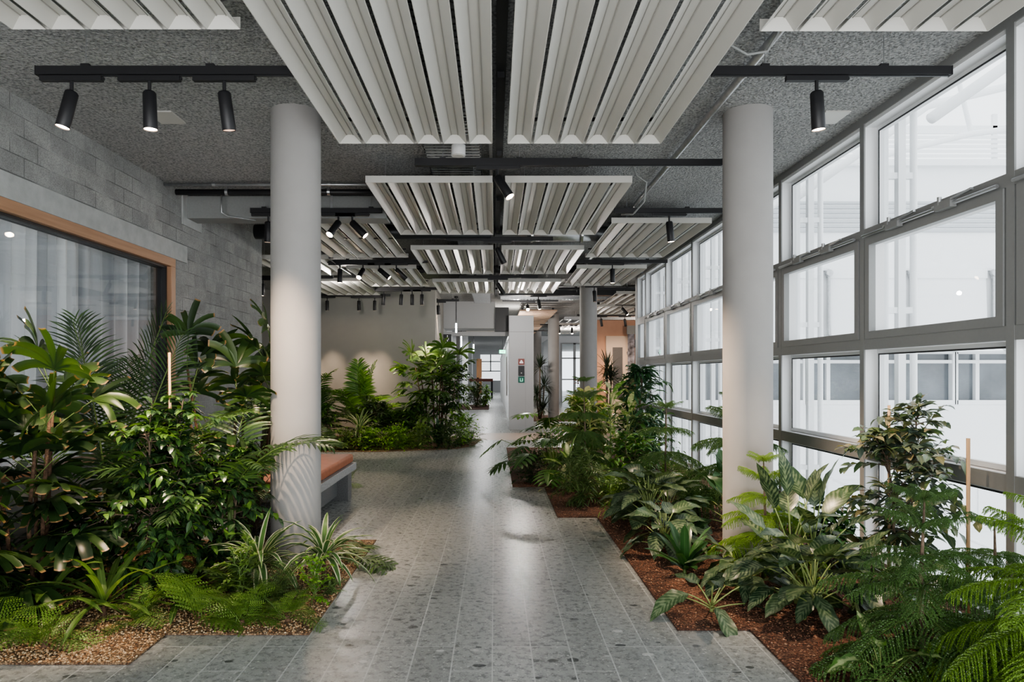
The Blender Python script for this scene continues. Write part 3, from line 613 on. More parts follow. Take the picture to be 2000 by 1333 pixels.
for px,lb in ((701,'left of the pair washing the back wall'),(732,'right of the pair washing the back wall')):
    spot(sx(px,16.1),16.1,(0,.06,-1),Kk+lb,'lens',75,(sx(px,16.1),16.75,1.0),ang=42)
spot(-4.6,16.1,(0,.06,-1),Kk+'washing the back wall behind the thick left column','lens',75,(-4.6,16.75,1.0),ang=42)
spot(-3.95,16.1,(0,.06,-1),Kk+'washing the wall just right of the thick left column','lens',75,(-4.0,16.75,1.0),ang=42)
track(-4.5,-3.1,13.1,'black lighting track past the end of the block wall')
spot(sx(514,13.1),13.1,(-.05,0,-1),Kk+'in the slot between block wall and left column','lens',40)
track(1.39,3.3,14.84,'black lighting track in front of the middle column')
spot(sx(1155,14.84)-.03,14.2,(.06,0,-1),Kk+'dark, in front of the middle column','lens_off')
track(2.6,5,17.9,'lighting track between the rafts of the side wing')
for x,d,lb in ((3.7,(.3,0,-1),'leaning, near the windows end in the side wing'),(3.95,(0,0,-1),'upright near the windows end in the side wing'),(3.35,(.6,-.3,-.8),'slanting right in the side wing, right of the middle column')):
    spot(x,17.9,d,Kk+lb,'lens_off' if d[0]<.4 else 'lens',0)
track(2.6,5,21.5,'farther lighting track before the terracotta wall')
for x,lb,E in ((3.35,'glowing before the terracotta wall, right of the middle column',90),(4.1,'dark before the terracotta wall',90)): spot(x,21.5,(.2,.3,-1),Kk+lb,'lens' if x<4 else 'lens_off',E,(x+.6,23.9,1.4),ang=70)
track(-1.6,-.9,17.2,'short lighting track above the washroom sign')
spot(-1.42,17.2,(.05,.1,-1),Kk+'stout one above the washroom sign','lens',60,(-1.3,18.6,1.2),ang=50)
track(.2,1.6,17.2,'lighting track before the signed pillar')
spot(.83,17.2,(.0,-.8,-.5),Kk+'glaring in front of the signed pillar','lens_hot',0)
track(.9,2.2,15.9,'lighting track left of the middle column')
spot(1.02,15.9,(.15,-.1,-1),Kk+'glowing, left of the middle column','lens',50,(1.0,16.3,0),ang=60)
track(1.7,3.6,25.5,'distant lighting track between the far columns')
for px,lb in ((1092,'brightest of the distant cluster right of the far column'),(1117,'in the distant cluster above the bright far window')): spot(sx(px,25.5),25.5,(0,-.3,-1),Kk+lb,'lens_hot',60,(sx(px,25.5),25.8,0),ang=70)
track(.9,2.4,29,'most distant lighting track left of the far column')
spot(1.6,29,(-.1,-.3,-1),Kk+'in the most distant cluster beside the far column','lens_hot',60,(1.6,29,0),ang=70)

# ================================================================ SERVICES
def pipe(name,p0,p1,r,mat,label,cat='pipe',br=()):
    t=empty(name,(0,0,0),label,cat); m=MB(); m.cyl(p0,p1,r,20); m.build('tube',mat,t,True)
    p0=Vector(p0);p1=Vector(p1);d=(p1-p0).normalized()
    for f in br:
        c=p0.lerp(p1,f); m=MB(); m.cyl(c-d*.015,c+d*.015,r*1.25,16); m.cyl(c,(c.x,c.y,CZ),.006,6); m.build('bracket',M['chrome'],t)
    return t
pipe('sprinkler_pipe',(1.68,1.0,3.53),(1.68,14.3,3.53),.026,M['galv'],'long steel pipe running along the ceiling near the windows',br=(.1,.27,.42,.6,.8))
pipe('steel_pipe',(-3.57,7.38,3.555),(-.6,7.38,3.555),.017,M['galv'],'thin steel pipe across the ceiling from the block wall',br=(.18,.6))
pipe('black_pipe',(-3.5,7.5,3.505),(-.7,7.5,3.505),.032,M['black'],'black insulated pipe below the thin steel pipe',br=(.2,.6))
t=empty('conduit',(-3.1,7.75,0),'thin steel conduit dropping onto the box duct','conduit'); m=MB(); m.tube([(0,0,CZ),(0,0,3.34),(.05,.05,3.31),(.3,.25,3.31)],.009,8); m.build('tube',M['galv'],t,True)
t=empty('box_duct',(0,0,0),'grey rectangular box duct projecting from the block wall','duct')
m=MB(); m.box(-3.57,7.9,3.31,-1.25,8.18,3.57); o=m.build('casing',M['duct'],t); bevel(o,.005)
m=MB(); m.box(-2.6,7.888,3.33,-2.57,7.9,3.57); m.box(-1.9,7.888,3.33,-1.87,7.9,3.57); m.build('seam',M['galv'],t)
m=MB(); m.box(-3.578,7.8,3.22,-3.56,8.3,3.58); m.build('collar',M['lintel'],t)
pipe('round_duct',(-3.3,9.42,3.47),(-.05,9.42,3.47),.1,M['darkmetal'],'dark round duct behind the second raft at left','duct')
pipe('round_duct',(.0,9.62,3.48),(1.75,9.62,3.48),.1,M['galv'],'silver round duct behind the second raft at right','duct',br=(.3,.7))
pipe('round_duct',(-2.6,12.9,3.49),(2.8,12.9,3.49),.07,M['darkmetal'],'dark round duct crossing behind the third rafts','duct')
pipe('steel_pipe',(.2,16.5,3.5),(6,16.5,3.5),.045,M['galv'],'steel pipe crossing above the middle column',br=(.2,.35,.5))
t=empty('ceiling_beam',(0,0,0),'dark beam crossing in front of the middle column top','beam'); m=MB(); m.box(.1,16.0,3.36,6,16.2,3.5); m.build('beam',M['darkmetal'],t)
def tray(x0,x1,y0,y1,z,label,along='y'):
    t=empty('cable_tray',(0,0,0),label,'cable tray')
    m=MB(); 
    if along=='y':
        m.box(x0,y0,z,x0+.012,y1,z+.06); m.box(x1-.012,y0,z,x1,y1,z+.06)
        y=y0; 
        while y<y1: m.box(x0,y,z,x1,min(y+.045,y1),z+.004); y+=.075
    else:
        m.box(x0,y0,z,x1,y0+.01,z+.1); m.box(x0,y1-.01,z,x1,y1,z+.1)
        x=x0
        while x<x1: m.box(x,y0,z,x+.05,y1,z+.004); x+=.08
    m.build('ladder',M['galv'],t)
    m=MB()
    if along=='y':
        for i in range(4): m.tube([(x0+.08+i*(x1-x0-.16)/3+.02*math.sin(k*1.3+i),y0+(y1-y0)*k/12,z+.02) for k in range(13)],.011,6)
        m.build('cables',M['black'],t,True)
    m=MB(); 
    for f in (.1,.35,.6,.85):
        if along=='y': 
            y=y0+(y1-y0)*f; m.cyl((x0+.01,y,z+.05),(x0+.01,y,CZ),.006,6); m.cyl((x1-.01,y,z+.05),(x1-.01,y,CZ),.006,6)
        else:
            x=x0+(x1-x0)*f; m.cyl((x,y0+.005,z+.08),(x,y0+.005,CZ),.006,6)
    m.build('hanger',M['galv'],t)
tray(-.62,-.12,2.2,9.2,3.47,'perforated cable tray above the nearest rafts')
tray(-.55,-.1,9.8,18.6,3.44,'perforated cable tray continuing above the third and fourth rafts')
tray(.15,3.0,16.85,17.05,3.36,'perforated steel tray crossing left of the middle column','x')
tray(2.3,6.0,22.4,22.6,3.3,'perforated steel tray in the side wing','x')
t=empty('service_channel',(0,0,0),'narrow dark service channel running down the centre gap','channel')
m=MB(); m.box(.01,2.5,3.5,.075,17.5,3.56); m.build('channel',M['darkmetal'],t)
for k in range(9): m=MB(); m.box(.02,2.9+k*1.6,3.46,.065,3.3+k*1.6,3.5); o=m.build('socket_box',M['black'],t); 
m=MB(); m.box(-.05,2.5,3.54,-.02,17.5,3.58); m.build('flange',M['galv'],t)
t=empty('sensor',(-.305,5.75,0),'white cylindrical sensor hanging behind the nearest left raft','sensor')
m=MB(); m.cyl((0,0,3.345),(0,0,3.43),.06,24); m.build('body',M['white_plastic'],t,False); m=MB(); m.cyl((0,0,3.34),(0,0,3.346),.045,24); m.build('lens',M['louvre'],t); m=MB(); m.cyl((0,0,3.43),(0,0,CZ+.01),.012,8); m.build('stem',M['white_plastic'],t)
for px,lb in ((325,'flat pale square plate on the ceiling right of the middle left spotlight'),(1622,'flat pale square plate on the ceiling beside the top right spotlight')):
    p=at(px,228,5.53); m=MB(); m.box(-.1,-.13,-.012,.1,.13,0); o=m.build('ceiling_plate',M['louvre'],None,False,(p.x,p.y,CZ)); tag(o,lb,'plate')
t=empty('power_cable',(0,0,0),'grey cable looping from the top right raft','cable')
m=MB(); m.tube([(1.25,3.9,CZ-.02),(1.35,4.0,3.45),(1.5,4.05,3.4),(1.62,4.05,3.42),(1.66,4.0,3.5),(1.6,3.8,3.56),(1.5,3.6,3.5)],.008,8); m.build('cable',M['duct'],t,True)
t=empty('power_cable',(0,0,0),'grey cable looping beside the second right raft','cable')
m=MB(); m.tube([(1.3,6.6,CZ+.01),(1.38,6.6,3.42),(1.47,6.6,3.36),(1.47,6.7,3.2),(1.4,6.9,3.12),(1.3,7.0,3.14)],.008,8); m.build('cable',M['duct'],t,True)

# ================================================================ BENCH
t=empty('bench',(-2.05,7.3,0),'low granite bench with a tan leather seat cushion behind the left column','bench')
m=MB(); m.box(-.36,-1.15,.345,.36,1.05,.43); o=m.build('slab',M['granite'],t); bevel(o,.006)
m=MB(); m.box(-.345,-1.13,.43,.33,1.02,.535); o=m.build('cushion',M['leather'],t); bevel(o,.03,4)
for y0,y1 in ((.8,1.0),(-1.1,-.9)): m=MB(); m.box(-.33,y0,0,.31,y1,.345); o=m.build('leg',M['granite_dk'],t)
m=MB(); m.box(-.30,-.9,.06,.18,.8,.345); m.build('plinth',M['granite_dk'],t)

# ================================================================ OUTSIDE
FY=14.62
t=empty('facade',(0,FY,0),'white opposite facade with window band, seen through the glazed wall','building')
m=MB(); m.box(3.25,0,-4,16,.3,.86); m.box(3.25,0,1.98,16,.3,5.95); m.box(3.25,.0,.86,3.5,.3,1.98)
m.build('wall',M['white_out'],t)
m=MB(); m.box(3.2,-.12,5.95,16,.3,6.06); m.box(3.2,-.06,2.28,16,0,2.31); m.box(3.2,-.05,3.72,16,0,3.78); m.build('ledge',M['white_out'],t)
m=MB()
for k in range(7): m.box(3.3,-.04,4.55+k*.1,16,0,4.6+k*.1)
m.build('vent_louvre',plain('pale_grey_fin',(.5,.52,.54),.5),t)
for k in range(9):
    x=3.5+k*1.6
    w=MB(); w.box(x,.12,.9,x+1.5,.14,1.95); pw=w.build('pane',M['dark_glass'],t)
    w=MB(); w.box(x-.05,-.02,.86,x+.02,.12,1.98); w.box(x+1.5,-.02,.86,x+1.57,.12,1.98); w.box(x+.42,.02,.86,x+.5,.12,1.98); w.box(x,-.02,.86,x+1.5,.12,.95); w.box(x,.0,1.74,x+1.5,.12,1.81); w.box(x,-.02,1.94,x+1.5,.12,2.0); w.build('window_frame',M['white_out'],t)
    w=MB(); w.box(x,.12,-1.8,x+1.5,.14,-.7); w.build('pane',M['dark_glass'],t)
    w=MB(); w.box(x+.45,-.02,-1.8,x+.53,.12,-.7); w.box(x,-.02,-1.85,x+1.5,0.0,-1.8); w.box(x,-.02,-.74,x+1.5,.0,-.66); w.build('window_frame',M['white_out'],t)
# drop arm awnings
for k in range(5):
    x=3.62+k*1.75
    a=empty('awning',(x,FY,0),'white fabric drop arm awning on the opposite facade, %s'%(('nearest the glazed wall','second from the glazed wall','third from the glazed wall','fourth from the glazed wall','farthest right')[k]),'awning')
    m=MB(); m.box(0,-.1,3.55,1.62,-.02,3.75); m.build('cassette',M['white_out'],a)
    m=MB(); m.add([(0.02,-.08,3.55),(1.6,-.08,3.55),(1.6,-.13,2.35),(.02,-.13,2.35)],[(0,1,2,3)]); m.add([(0.02,-.13,2.35),(1.6,-.13,2.35),(1.6,-.6,1.98),(.02,-.6,1.98)],[(0,1,2,3)]); m.build('fabric',plain('white_awning_fabric',(.84,.85,.86),.8) if k==0 else bpy.data.materials['white_awning_fabric'],a)
    m=MB(); m.cyl((-.03,-.15,3.6),(-.03,-.15,2.35),.03,10); m.bar((-.03,-.15,2.35),(-.03,-.6,1.98),.03,.03); m.cyl((-.03,-.1,3.65),(-.03,-.2,3.65),.07,14); m.build('arm',M['galv'],a)
# exterior posts outside each mullion
for k,y in enumerate(YM[:-1]):
    o_=empty('exterior_post',(3.32,y,0),'white double exterior post outside bay %d of the glazed wall'%(k+1),'post')
    m=MB(); m.box(-.03,-.03,-3,.03,.03,3.9); m.cyl((.11,0,-3),(.11,0,3.9),.028,12); m.build('shaft',M['white_out'],o_)
    o_['label']='white double exterior post outside '+('the nearest bay, out of the frame','the near bay by the camera','the bay cut by the right edge of the photo','the bay left of the right edge, behind the weeping fig','the second large window bay from the right','the bay just right of the thick right column','the bay just left of the thick right column','the fifth bay from the far end','the third narrow looking bay from the far end','the last bay before the side wing')[k]
    m=MB(); 
    for z in (.5,2.0,3.1): m.box(-.12,-.02,z,.11,.02,z+.05)
    m.build('bracket',M['white_out'],o_)
t=empty('eaves',(0,0,0),'white eaves fascia running above the glazed wall outside','eaves')
m=MB(); m.cyl((3.42,-1,3.98),(3.42,14.5,3.98),.13,20); m.build('gutter',M['white_out'],t,True); m=MB(); m.box(3.2,-1,3.79,3.55,14.5,3.85); m.build('soffit',M['white_out'],t)
# atrium roof trusses
for k,yy in enumerate((7.2,10.4,13.6)):
    t=empty('roof_truss',(0,yy,0),('nearest white tubular roof truss over the atrium','middle white tubular roof truss over the atrium','farthest white tubular roof truss over the atrium')[k],'truss')
    m=MB(); A=[(5.2,0,5.4),(7.1,0,7.3),(9.0,0,8.4),(11.5,0,9)]; m.tube([(3.5,0,4.3)]+A,.07,12); m.build('top_chord',M['white_out'],t,True)
    m=MB(); m.tube([(4.6,0,4.2),(6.6,0,5.6),(9.5,0,6.3),(12,0,6.6)],.06,12); m.build('bottom_chord',M['white_out'],t,True)
    for a,b2 in (((5.2,0,5.4),(6.6,0,5.6)),((6.6,0,5.6),(7.1,0,7.3)),((6.6,0,5.6),(9,0,8.4)),((9,0,8.4),(9.5,0,6.3))):
        m=MB(); m.cyl(a,b2,.045,10); m.build('strut',M['white_out'],t)
t=empty('louvred_screen',(0,17.5,0),'white louvred plant screen above the opposite facade','screen')
m=MB(); 
for k in range(14): m.box(3.3,0,6.0+k*.12,16,.03,6.07+k*.12)
m.build('slats',M['white_out'],t); m=MB()
for x in (3.3,6.4,9.6,12.8): m.box(x,.03,5.8,x+.12,.1,8.2)
m.box(3.3,.03,7.7,16,.1,7.9); m.build('frame',M['white_out'],t)
m=MB(); m.box(3.25,-6,-4.2,30,14.6,-4); o=m.build('courtyard_paving',plain('pale_paving',(.85,.85,.85),.8)); tag(o,'pale courtyard paving below the glazed wall','paving',kind='structure')
t=empty('stair_rail',(0,11.2,0),'white sloping handrail outside below the windows','railing')
m=MB(); m.tube([(3.5,2,-.2),(5.5,0,-.2),(7.5,-2,-1.2)],.025,8); m.tube([(3.5,2,-.6),(5.5,0,-.6),(7.5,-2,-1.6)],.02,8); m.build('rail',M['white_out'],t,True)
m=MB(); m.box(3.4,1.9,-3.95,3.5,2.1,-.2); m.box(5.45,-.05,-3.95,5.55,.05,-.2); m.build('post',M['white_out'],t)
# ================================================================ FOLIAGE GENERATORS
DN=Vector((0,0,-1)); UP=Vector((0,0,1))
def prof(kind,t):
    if kind=='ovate': return math.sin(PI*min(1,t**.72))**.9 if t<1 else 0
    if kind=='lance': return (math.sin(PI*t**.85))**.8 if t<1 else 0
    if kind=='strap': return min(1,t*5+.35)*(1 if t<.72 else max(0,1-((t-.72)/.28)**2))
    if kind=='blunt': return min(1,t*2.2+.18)*(1 if t<.93 else .85)
    if kind=='needle': return 1-t*.9
    return 1
def leaf(m,base,d,n,Ln,W,nseg=4,droop=.6,fold=.25,kind='ovate',rnd=.5,wave=0,blunt=False):
    p=Vector(base); d=Vector(d).normalized(); n=Vector(n); st=Ln/nseg; vs=[];at_=[];fs=[]
    for i in range(nseg+1):
        t=i/nseg; n=(n-d*n.dot(d)); n=n.normalized() if n.length>1e-5 else d.orthogonal().normalized()
        s=d.cross(n); w=prof(kind,t)*W/2 if not(kind=='blunt') else prof('blunt',t)*W/2
        if i==0: w=max(w,W*.06)
        tip=(i==nseg and kind!='blunt')
        if tip: vs.append(p.copy()); at_.append((0,1,rnd))
        else:
            f=n*(fold*w)
            wv=n*(wave*w*math.sin(i*2.1+rnd*9)) if wave else Vector((0,0,0))
            vs+= [p-s*w+f+wv,p.copy(),p+s*w+f-wv]; at_+=[(-1,t,rnd),(0,t,rnd),(1,t,rnd)]
        p=p+d*st; d=(d+DN*(droop*st/Ln*1.0)*(1.0)).normalized()
    for i in range(nseg):
        a=3*i
        if i==nseg-1 and kind!='blunt': fs+=[(a,a+1,a+3),(a+1,a+2,a+3)]
        else: fs+=[(a,a+1,a+4,a+3),(a+1,a+2,a+5,a+4)]
    m.add(vs,fs,at_)
def curve(base,d,Ln,n,droop):
    p=Vector(base); d=Vector(d).normalized(); out=[(p.copy(),d.copy())]
    for i in range(n):
        p=p+d*(Ln/n); d=(d+DN*(droop/n)).normalized(); out.append((p.copy(),d.copy()))
    return out
def dirv(az,el): return Vector((math.cos(az)*math.cos(el),math.sin(az)*math.cos(el),math.sin(el)))
CACHE={}
def frond_pinnate(key,el,Ln=1.0,nl=30,ll=.28,lw=.022,droop=1.3,mat='kentia',pet=.25,vee=.35,ldroop=.7,fold=.3):
    """feather palm frond along +X; returns (leaf mesh, rachis mesh)"""
    k=('pin',key,round(el,2),mat)
    if k in CACHE: return CACHE[k]
    rr=random.Random(hash((key,round(el,2)))&0xffff if False else int(el*100)+len(key)*7+int(nl))
    m=MB(); c=curve((0,0,0),dirv(0,el),Ln,28,droop)
    for i in range(nl*2):
        side=1 if i%2 else -1; t=pet+(1-pet)*(i//2)/(nl-1)
        x=t*28; j=min(27,int(x)); f=x-j; p=c[j][0].lerp(c[j+1][0],f); d=c[j][1].lerp(c[j+1][1],f).normalized()
        s=Vector((0,1,0))*side; u=s.cross(d)*side; u=u if u.z>0 else -u
        tt=(t-pet)/(1-pet); L_=ll*(math.sin(PI*(.12+.80*tt))**.7)*rr.uniform(.9,1.08)
        dd=(s*1.0+d*(.45+.9*tt**2)+u*(vee*(1-.4*tt)+rr.uniform(-.08,.08))).normalized()
        leaf(m,p,dd,u,L_,lw*(1-.35*tt),4,ldroop*rr.uniform(.7,1.3),fold,'lance',rr.random())
    m2=MB(); pts=[c[j][0] for j in range(0,29,4)]; m2.tube(pts,[.006*(1-.12*j)*Ln+.0008 for j in range(len(pts))],6)
    CACHE[k]=(m.mesh('leaflets',M[mat],True),m2.mesh('midrib',M['stem_green'],True)); return CACHE[k]
def palm(loc,label,n=12,Ln=1.1,els=(25,45,65,80),mat='kentia',z0=.15,seed=1,az0=0,group=None,cat='palm',lw=.024,ll=.30,nl=30,droop=1.4,span=2*PI,stems=4,spec=None,vee=.35,ldroop=.7):
    r=random.Random(seed); t=empty('palm',loc,label,cat,group)
    m=MB()
    for i in range(stems):
        a=r.uniform(0,2*PI); q=r.uniform(.01,.07); m.tube([(q*math.cos(a),q*math.sin(a),0),(q*.8*math.cos(a),q*.8*math.sin(a),z0*.6),(q*.5*math.cos(a),q*.5*math.sin(a),z0+.12)],[.02,.017,.012],8)
    m.build('stem',M['stem_green'],t,True)
    lst=spec or [(az0+span*i/n+r.uniform(-.25,.25),els[i%len(els)]+r.uniform(-5,5),r.uniform(.8,1.08)) for i in range(n)]
    for az,el,s in lst:
        e=round(el/12)*12
        a,b2=frond_pinnate('p%d'%int(Ln*100),rad(e),1.0,nl,ll/Ln,lw/Ln,droop*(1.15 if e>50 else .9),mat,vee=vee,ldroop=ldroop)
        o=mk('frond',a,t,(0,0,z0),(r.uniform(-.25,.25),0,az),Ln*s); mk('midrib',b2,o)
    return t
def rhapis_leaf(key,el,mat='lady',nseg=8,Ls=.34,W=.05,pet=.35,spread=2.6,droop=1.1):
    k=('rh',key,round(el,2),mat)
    if k in CACHE: return CACHE[k]
    rr=random.Random(int(el*50)+key*17+3); m=MB(); m2=MB()
    c=curve((0,0,0),dirv(0,el),pet,6,.25); m2.tube([q[0] for q in c],[.0035]*7,5)
    p,d=c[-1]; s=Vector((0,1,0)); u=s.cross(d); u=u if u.z>0 else -u
    for i in range(nseg):
        a=(i/(nseg-1)-.5)*spread+rr.uniform(-.06,.06)
        dd=(d*math.cos(a)+s*math.sin(a)+u*.15*rr.uniform(0,1.5)).normalized()
        leaf(m,p,dd,u,Ls*(1-.22*abs(a)/1.5)*rr.uniform(.85,1.1),W*rr.uniform(.75,1.15),6,droop*rr.uniform(.5,1.5),.35,'blunt' if rr.random()<.75 else 'lance',rr.random())
    CACHE[k]=(m.mesh('blade',M[mat],True),m2.mesh('petiole',M['stem_green'],True)); return CACHE[k]
def rhapis(loc,label,canes=5,h=1.5,leaves=7,Ls=.34,W=.05,seed=1,spread_r=.22,mat='lady',nseg=8,sc=1.0,lowest=.35,cat='palm',lean=(0,0),pet=.35):
    r=random.Random(seed); t=empty('lady_palm',loc,label,cat)
    for cn in range(canes):
        a=2*PI*cn/canes+r.uniform(-.4,.4); q=spread_r*r.uniform(.3,1); hh=h*r.uniform(.7,1.0) if cn else h
        top=Vector((q*1.5*math.cos(a)+lean[0],q*1.5*math.sin(a)+lean[1],hh))
        b0=Vector((q*.6*math.cos(a),q*.6*math.sin(a),0)); mid=b0.lerp(top,.5)+Vector((r.uniform(-.03,.03),r.uniform(-.03,.03),0))
        m=MB(); m.tube([b0,mid,top],[.014,.013,.010],8); m.build('cane',M['fibre'],t,True)
        for i in range(leaves):
            f=lowest+(1-lowest)*i/(leaves-1); p=b0.lerp(mid,f*2) if f<.5 else mid.lerp(top,f*2-1)
            el=round((10+60*(i/(leaves-1))**1.2+r.uniform(-8,8))/15)*15
            az=r.uniform(0,2*PI) if i<leaves-1 else r.uniform(0,6)
            A,B=rhapis_leaf(r.randrange(3),rad(el),mat,nseg,Ls,W,pet)
            o=mk('fan_leaf',A,t,p,(r.uniform(-.3,.3),0,az),sc*r.uniform(.8,1.1)); mk('petiole',B,o)
    return t
def bush(loc,label,name='leafy_shrub',cat='shrub',h=1.2,rx=.4,ry=.4,z0=.3,twigs=70,lpt=10,Ll=.075,W=.034,mat='ficus',kind='ovate',droop=1.0,tdroop=1.4,seed=1,stems=3,bark='bark',stake=None,el=(-10,60),fold=.3,tl=.3,ldir=.6,top_taper=.5,group=None,nseg=3,rl=.02,stemh=.92):
    """shrub: upright stems, arching twigs with alternate leaves"""
    r=random.Random(seed); t=empty(name,loc,label,cat,group)
    mf=MB(); ms=MB(); st=[]
    for i in range(stems):
        a=2*PI*i/max(1,stems)+r.uniform(-.5,.5); q=rx*.3 if stems>1 else 0
        pts=[Vector((.03*math.cos(a)*(stems>1),.03*math.sin(a)*(stems>1),0))]
        for k in range(1,6): f=k/5; pts.append(Vector((q*f*math.cos(a)+r.uniform(-.02,.02),q*f*math.sin(a)+r.uniform(-.02,.02),h*stemh*f*(1 if i==0 else r.uniform(.75,1)))))
        ms.tube(pts,[rl*(1-.14*k) for k in range(6)],8); st.append(pts)
    for i in range(twigs):
        pts=st[i%stems]; f=(i/twigs)
        zt=z0/h+(1-z0/h)*f; x=min(4.999,zt*5); j=int(x); p=pts[j].lerp(pts[j+1],x-j)
        az=r.uniform(0,2*PI); tap=math.sin(PI*min(1,(.28+.72*f)))**.6 if f>.3 else (.55+.45*f/.3)
        tap=max(tap,.25); R0=Vector((math.cos(az)*rx,math.sin(az)*ry,0)).length
        tlen=R0*tap*r.uniform(.55,1.15)
        e=rad(r.uniform(*el)+30*f); c=curve(p,dirv(az,e),tlen,7,tdroop*r.uniform(.5,1.2))
        ms.tube([c[0][0],c[3][0],c[7][0]],[.004,.003,.0015],4,False)
        for k in range(lpt):
            tt=.25+.75*k/(lpt-1) if lpt>1 else 1; xx=min(6.999,tt*7); jj=int(xx); q=c[jj][0].lerp(c[jj+1][0],xx-jj); d=c[jj][1]
            s=d.cross(UP); s=s.normalized() if s.length>.01 else Vector((1,0,0)); sd=1 if k%2 else -1
            dd=(d*ldir+s*sd*r.uniform(.5,1.1)+Vector((r.uniform(-.3,.3),r.uniform(-.3,.3),r.uniform(-.45,.25)))).normalized()
            leaf(mf,q,dd,(UP+Vector((r.uniform(-.5,.5),r.uniform(-.5,.5),0))),Ll*r.uniform(.65,1.15),W*r.uniform(.75,1.15),nseg,droop*r.uniform(.4,1.4),fold,kind,r.random())
    mf.build('foliage',M[mat],t,True); ms.build('stem',M[bark],t,True)
    return t
def stake(loc,h,label,r_=.011,lean=(0,0)):
    m=MB(); m.tube([(0,0,0),(lean[0],lean[1],h)],r_,10); o=m.build('bamboo_stake',M['bamboo'],None,True,loc); tag(o,label,'stake'); return o
def fern_frond(key,el,mat='fern',Ln=.42,npin=13,pl=.125,nn=7,droop=1.3):
    k=('fern',key,round(el,2),mat,nn)
    if k in CACHE: return CACHE[k]
    rr=random.Random(key*31+int(el*90)); m=MB(); c=curve((0,0,0),dirv(0,el),Ln,20,droop); m.tube([c[j][0] for j in (0,5,10,15,20)],[.0025,.002,.0015,.001,.0006],4)
    for i in range(npin*2):
        side=1 if i%2 else -1; t=.15+.85*(i//2)/npin; x=min(19.99,t*20); j=int(x); p=c[j][0].lerp(c[j+1][0],x-j); d=c[j][1]
        s=Vector((0,side,0)); u=Vector((0,1,0)).cross(d); u=u if u.z>0 else -u
        tt=(t-.15)/.85; L_=pl*(math.sin(PI*(.25+.72*tt))**.8)*rr.uniform(.9,1.1); dd=(s+d*.45+u*.1).normalized()
        if nn<=1: leaf(m,p,dd,u,L_,pl*.17,2,.4,.2,'lance',rr.random())
        else:
            q=p.copy(); d2=dd.copy(); rd=rr.random()
            for a in range(nn):
                f=a/nn; q=q+d2*(L_/nn); d2=(d2+DN*.04).normalized(); pw=L_*.18*(1-f*.72)
                sd=d2.cross(u).normalized()
                for z in (-1,1):
                    e=q+sd*z*pw+d2*pw*.5; b0=q-d2*L_/nn*.40; b1=q+d2*L_/nn*.40
                    m.add([b0,e+u*.002,b1],[(0,1,2)],[(z*.3,f,rd),(z,.6,rd),(z*.3,f,rd)])
    CACHE[k]=m.mesh('frond',M[mat],True); return CACHE[k]
def fern(loc,label,n=16,Ln=.42,mat='fern',seed=1,els=(20,40,55,70),nn=9,group=None,z0=.02,cat='fern',name='fern'):
    r=random.Random(seed); t=empty(name,loc,label,cat,group)
    for i in range(n):
        e=round((els[i%len(els)])/10)*10; me=fern_frond(r.randrange(3),rad(e),mat,nn=nn)
        mk('frond',me,t,(r.uniform(-.03,.03),r.uniform(-.03,.03),z0),(r.uniform(-.3,.3),0,2*PI*i/n*1.618*2+r.uniform(-.3,.3)),Ln/.42*r.uniform(.75,1.15))
    m=MB(); m.tube([(0,0,-.01),(0,0,.03)],[.025,.012],8); m.build('crown',M['fibre'],t)
    return t
def rosette(loc,label,n=22,Ln=.4,W=.03,mat='spider',seed=1,droop=1.8,el=(20,75),kind='lance',name='spider_plant',cat='plant',fold=.3,nseg=7,wave=0,z0=.02,crowns=1,stem=0,group=None):
    r=random.Random(seed); t=empty(name,loc,label,cat,group); m=MB(); ms=MB()
    for c in range(crowns):
        cx=r.uniform(-.1,.1)*(crowns>1); cyy=r.uniform(-.1,.1)*(crowns>1); zz=z0+stem*(1 if c==0 else r.uniform(.5,.9))
        ms.tube([(cx*.5,cyy*.5,-.01),(cx*.8,cyy*.8,zz*.6),(cx,cyy,zz+.02)],[.018,.014,.011],8)
        for i in range(n):
            az=i*2.399+r.uniform(-.2,.2); e=rad(el[0]+(el[1]-el[0])*(i/n)+r.uniform(-7,7)); L_=Ln*r.uniform(.75,1.1)
            leaf(m,(cx,cyy,zz+.01*i/n*3),dirv(az,e),UP if e<1.3 else dirv(az+PI,.3),L_,W*r.uniform(.8,1.15),nseg,droop*r.uniform(.6,1.2),fold,kind,r.random(),wave)
    m.build('foliage',M[mat],t,True); ms.build('stem',M['fibre' if stem else 'stem_green'],t,True); return t
